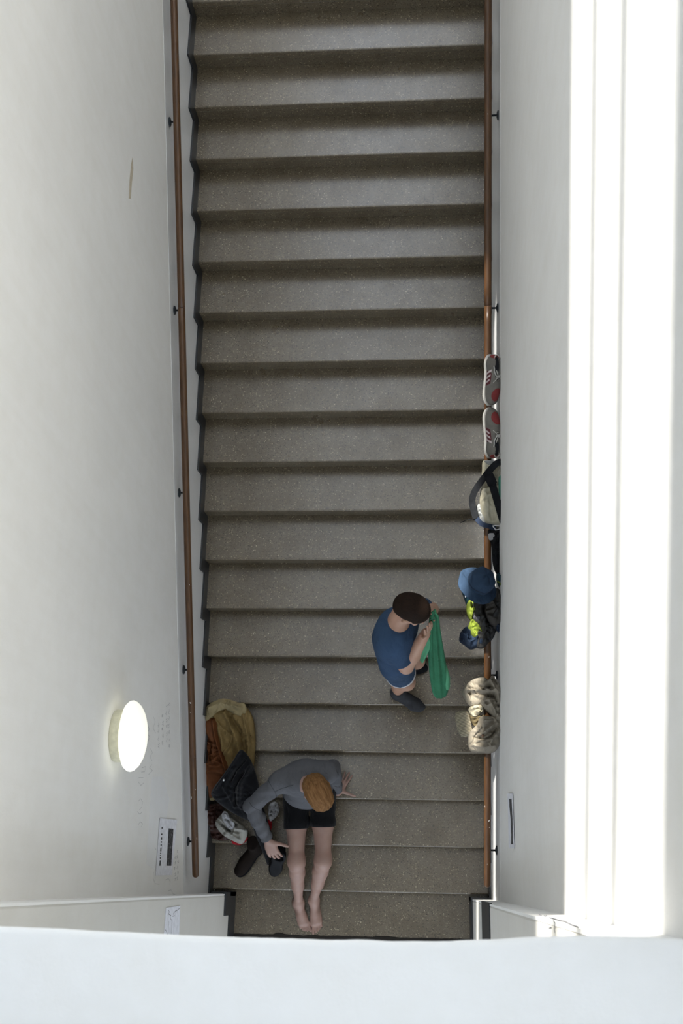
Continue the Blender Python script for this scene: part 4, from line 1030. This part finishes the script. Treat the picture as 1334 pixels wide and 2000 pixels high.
ribbon('strap', [on(983, 903, w=1.02), on(972, 904, w=1.04), on(958, 917, w=1.04), on(944, 935, w=1.02), on(928, 958, w=.96), on(922, 978, w=.92), on(926, 1000, w=.92), on(931, 1015, w=.93)], .040, .004, M_WEB, bag, (-.35, -.3, 1))
ribbon('strap', [on(953, 925, w=1.055), on(961, 945, w=1.06), on(970, 975, w=1.055), on(978, 1003, w=1.045), on(983, 1020, w=1.02)], .044, .004, M_WEB, bag)
ribbon('buckle', [on(953, 926, w=1.068), on(958, 936, w=1.07), on(962, 946, w=1.07)], .058, .010, M_BSHOE, bag)
ribbon('strap', [on(931, 1013, w=.95), on(942, 1024, w=.97), on(956, 1028, w=.985), on(968, 1031, w=.985)], .030, .004, fabric('navy_webbing', (.02, .03, .055), .15, 300), bag)
tube('loose_string', [on(932, 1012, w=.95), on(922, 1014, w=.93), on(910, 1016, w=.90), on(900, 1021, w=.86)], .003, M_WEB, bag, n=6)
bpy.data.objects['loose_string'].location = Vector(bpy.data.objects['loose_string'].location) - Vector(bag.location)
tube('buckle_ring', [on(962, 1027, w=1.0), on(968, 1035, w=.995), on(976, 1033, w=1.0), on(975, 1026, w=1.0), on(962, 1027, w=1.0)], .0035, M_METAL, bag, n=8)
bpy.data.objects['buckle_ring'].location = Vector(bpy.data.objects['buckle_ring'].location) - Vector(bag.location)
pch = empty('black_pouch', on(970, 1075, w=.95)); setp(pch, 'black cloth pouch with a grey label wedged between handrail and wall', 'pouch')
drape('body', [(954, 1035), (966, 1032), (978, 1032), (980, 1050), (979, 1085), (978, 1118), (968, 1117), (962, 1095), (960, 1065), (956, 1050)], over_rail(.006, .9), .05, M_WEB, pch, [([(966, 1045), (970, 1105)], .01, .008)], edge=.3, seed=25, nz=.002)
drape('label', [(954, 1043), (965, 1042), (965, 1052), (956, 1055)], over_rail(.052, .9), .008, M_LGREY, pch, edge=.4, seed=26, nz=.0005)

# dark sports jacket with lime lining
M_DARKJ = fabric('charcoal_shell', (.032, .032, .032), .2, 60, rough=.75); M_BROWNJ = fabric('brown_grey_shell', (.040, .037, .033), .2, 60, rough=.75)
M_LIME = fabric('lime_lining', (.165, .21, .028), .15, 60); M_NAVY = fabric('navy_shell', (.014, .024, .045), .2, 60, rough=.65); M_TEAL = fabric('teal_shell', (.010, .040, .058), .2, 60, rough=.6)
M_BLUEHAT = fabric('blue_canvas', (.024, .045, .082), .15, 90); M_SLATE = fabric('slate_lining', (.075, .075, .095), .15, 70)
jk = empty('sports_jacket', on(945, 1190, w=.9)); setp(jk, 'charcoal sports jacket with lime lining bundled over the handrail', 'jacket')
drape('body', [(930, 1150), (945, 1148), (962, 1150), (974, 1150), (981, 1165), (982, 1190), (980, 1215), (972, 1228), (958, 1236), (944, 1236), (930, 1228), (922, 1210), (918, 1185), (922, 1165)], over_rail(.0, .8), .13, M_DARKJ, jk,
      [([(948, 1155), (945, 1180), (948, 1205), (958, 1225)], -.03, .012), ([(966, 1160), (970, 1190), (962, 1215)], .025, .016), ([(930, 1160), (932, 1190), (944, 1222)], .018, .014), ([(950, 1175), (975, 1180)], -.014, .008)], edge=.35, seed=31)
drape('sleeve', [(944, 1154), (956, 1150), (970, 1152), (979, 1165), (981, 1190), (979, 1212), (968, 1222), (956, 1214), (948, 1196), (950, 1176), (945, 1166)], over_rail(.085, .6), .075, M_BROWNJ, jk, [([(958, 1165), (964, 1195)], .02, .014), ([(952, 1170), (958, 1176)], -.014, .008), ([(970, 1165), (972, 1200)], -.01, .008)], edge=.5, seed=32)
drape('teal_sleeve', [(903, 1136), (912, 1130), (922, 1138), (930, 1150), (926, 1162), (918, 1174), (912, 1180), (906, 1164), (901, 1150)], over_rail(.02, .8), .09, M_TEAL, jk, [([(908, 1140), (915, 1168)], .015, .008)], edge=.4, seed=33, nz=.002)
for k, pts in enumerate(([(907, 1152), (911, 1147), (912, 1150), (908, 1155)], [(908, 1163), (912, 1157), (913, 1161), (909, 1167)])):
    drape('white_flash', pts, over_rail(.105, .8), .012, M_WHITE, jk, edge=.5, seed=34 + k, nz=.0005, rings=8, nres=40)
drape('lime_lining', [(927, 1157), (928, 1170), (927, 1185), (932, 1195), (931, 1198), (926, 1194), (923, 1206), (920, 1211), (913, 1200), (911, 1184), (914, 1175), (920, 1164)], over_rail(.05, .8), .085, M_LIME, jk, [([(916, 1180), (918, 1203)], .012, .008), ([(923, 1170), (922, 1190)], -.012, .007)], edge=.35, seed=36, nz=.002)
drape('lime_lining', [(921, 1210), (928, 1213), (936, 1221), (942, 1234), (936, 1232), (935, 1240), (930, 1246), (921, 1240), (914, 1229), (916, 1219)], over_rail(.05, .8), .085, M_LIME, jk, [([(918, 1220), (926, 1240)], .012, .007), ([(927, 1220), (933, 1232)], -.01, .006)], edge=.35, seed=37, nz=.002)
drape('slate_fold', [(925, 1203), (934, 1200), (941, 1208), (940, 1218), (932, 1213), (925, 1209)], over_rail(.08, .8), .06, M_SLATE, jk, edge=.5, seed=38, nz=.002)
drape('hood', [(897, 1244), (900, 1234), (910, 1224), (916, 1228), (924, 1240), (936, 1244), (944, 1250), (946, 1260), (934, 1262), (919, 1266), (908, 1258), (899, 1252)], over_rail(.01, .8), .10, M_NAVY, jk, [([(903, 1240), (915, 1255)], .014, .010), ([(918, 1258), (932, 1248)], .02, .008), ([(912, 1238), (920, 1252)], -.014, .007)], edge=.45, seed=39, nz=.003)
drape('skirt', [(932, 1226), (948, 1222), (962, 1222), (968, 1232), (964, 1244), (954, 1254), (944, 1264), (932, 1262), (930, 1245)], over_rail(.03, .7), .085, M_DARKJ, jk, [([(945, 1228), (948, 1255)], .014, .010), ([(955, 1228), (958, 1245)], -.012, .007)], edge=.4, seed=40)
drape('navy_cuff', [(964, 1218), (976, 1214), (980, 1219), (976, 1232), (973, 1234), (968, 1226)], over_rail(.05, .7), .05, M_NAVY, jk, edge=.5, seed=41, nz=.002)
tube('yellow_zip', [on(971, 1135, w=1.07), on(977, 1139, w=1.075), on(981, 1150, w=1.06), on(983, 1166, w=1.03)], .0028, M_LIME, None, n=6); adopt(bpy.data.objects['yellow_zip'], jk)
drape('slate_collar', [(970, 1122), (978, 1119), (982, 1130), (983, 1150), (978, 1148), (972, 1136)], over_rail(.05, .6), .09, M_TEAL, jk, edge=.5, seed=42, nz=.002)
# blue bucket hat on top of the jacket
def bucket_hat():
    c = on(942, 1133, w=1.20); root = empty('bucket_hat', c); setp(root, 'blue canvas bucket hat resting on the charcoal jacket', 'hat')
    ax = unit((.42, .30, .80)); U = unit(np.cross(ax, (0, 1, 0))); W_ = np.cross(ax, U)
    def shell(name, prof, dent, mat):
        n = 56; v, f = [], []
        for r, t in prof:
            for k in range(n):
                a = 2 * math.pi * k / n; rr = r * (1 + dent * math.sin(3 * a + 9 * t) + dent * .6 * math.sin(7 * a + 1)); v.append(c + ax * (t + .004 * math.sin(5 * a + r * 30)) + (U * math.cos(a) + W_ * math.sin(a)) * rr)
        for i in range(len(prof) - 1):
            for k in range(n): f.append((i * n + k, i * n + (k + 1) % n, (i + 1) * n + (k + 1) % n, (i + 1) * n + k))
        o = mesh_obj(name, v, f, mat, None, smooth=True); adopt(o, root)
    shell('crown', [(.078, -.045), (.080, -.02), (.077, .01), (.070, .035), (.058, .050), (.035, .057), (.001, .059)], .03, M_BLUEHAT)
    shell('brim', [(.078, -.046), (.095, -.056), (.112, -.062), (.128, -.064), (.128, -.067), (.112, -.066), (.095, -.060), (.076, -.050)], .02, M_BLUEHAT)
    shell('band_stitching', [(.0805, -.026), (.0815, -.024), (.0815, -.020), (.0803, -.018)], .03, M_NAVY)
bucket_hat()

# beige blouson with ribbed hem
M_BEIGE = fabric('beige_twill', (.225, .200, .158), .10, 60, rough=.85); M_CREAMK = fabric('cream_jersey', (.36, .325, .24), .1, 60)
def rib_mat():
    m, N, L, B = new_mat('ribbed_knit'); P = pos_node(N, L)
    mp = N.new('ShaderNodeMapping'); mp.inputs['Rotation'].default_value = (0, 0, -.10); L.new(P, mp.inputs[0])
    wv = N.new('ShaderNodeTexWave'); wv.bands_direction = 'Y'; wv.inputs['Scale'].default_value = 36; wv.inputs['Distortion'].default_value = .4; L.new(mp.outputs[0], wv.inputs['Vector'])
    r = ramp(N, L, wv.outputs['Color'], [(.15, (.17, .145, .095)), (.6, (.34, .30, .21))]); L.new(r.outputs[0], B.inputs['Base Color']); B.inputs['Roughness'].default_value = .9
    bump(N, L, B, wv.outputs['Color'], .6, .006); return m
M_RIB = rib_mat()
bj = empty('beige_jacket', on(945, 1400, w=.9)); setp(bj, 'beige jacket with ribbed knit hem slung over the handrail, partly sunlit', 'jacket')
drape('hanging_back', [(903, 1352), (908, 1340), (920, 1329), (934, 1324), (950, 1325), (958, 1338), (956, 1355), (948, 1366), (938, 1376), (922, 1380), (912, 1372), (906, 1362)], over_rail(.01, .8), .10, M_BEIGE, bj,
      [([(912, 1352), (930, 1352), (952, 1354)], .022, .008), ([(910, 1345), (918, 1372)], .012, .008), ([(914, 1356), (935, 1358), (948, 1360)], -.012, .008)], edge=.4, fsc=2.1, seed=51)
drape('sleeve', [(934, 1332), (950, 1330), (962, 1319), (968, 1326), (976, 1340), (979, 1352), (977, 1368), (978, 1382), (974, 1398), (966, 1402), (956, 1392), (944, 1380), (938, 1370), (950, 1358), (944, 1346), (936, 1344)], over_rail(.05, .7), .085, M_BEIGE, bj,
      [([(955, 1330), (968, 1350), (974, 1372)], .02, .012), ([(950, 1356), (966, 1362), (975, 1378)], -.02, .010), ([(955, 1370), (965, 1388)], .016, .010), ([(962, 1328), (970, 1338)], -.014, .007)], edge=.4, fsc=2.0, nz=.006, seed=52, ctr=(958, 1358))
drape('cream_lining', [(915, 1385), (922, 1378), (938, 1374), (944, 1384), (938, 1394), (927, 1400), (920, 1396)], over_rail(.02, .8), .07, M_CREAMK, bj, [([(924, 1384), (938, 1384)], .012, .007)], edge=.45, seed=53, nz=.002)
drape('ribbed_hem', [(889, 1398), (890, 1391), (902, 1389), (914, 1390), (919, 1404), (923, 1424), (925, 1432), (914, 1437), (902, 1438), (895, 1427), (890, 1412)], over_rail(-.02, .7), .06, M_RIB, bj, edge=.25, seed=54, nz=.001)
drape('lining_edge', [(916, 1396), (926, 1402), (942, 1396), (946, 1400), (938, 1412), (928, 1418), (922, 1412)], over_rail(.0, .8), .055, fabric('olive_lining', (.12, .095, .05), .15, 60), bj, edge=.4, seed=55, nz=.002)
drape('front', [(938, 1400), (952, 1398), (966, 1399), (974, 1408), (979, 1428), (978, 1448), (970, 1464), (956, 1470), (936, 1469), (919, 1465), (914, 1450), (915, 1434), (922, 1424), (932, 1414)], over_rail(.02, .75), .11, M_BEIGE, bj,
      [([(922, 1458), (945, 1463), (965, 1460)], .014, .010), ([(926, 1442), (945, 1446), (960, 1440), (970, 1425)], -.016, .008), ([(955, 1455), (975, 1428)], .016, .012), ([(930, 1416), (938, 1424), (926, 1436)], .012, .007), ([(925, 1452), (958, 1446)], .010, .007)], edge=.35, fsc=2.1, seed=56)
drape('collar', [(966, 1396), (972, 1388), (978, 1384), (980, 1400), (979, 1418), (974, 1420), (967, 1412)], over_rail(.06, .6), .06, M_BEIGE, bj, edge=.5, seed=57, nz=.002)
lathe('jacket_button', [(.0001, .004), (.007, .0035), (.009, .0), (.009, -.006)], on(943, 1437, w=1.020), (-.3, -.3, 1), plain('brown_button', (.10, .055, .03), .4), None, n=16); adopt(bpy.data.objects['jacket_button'], bj)
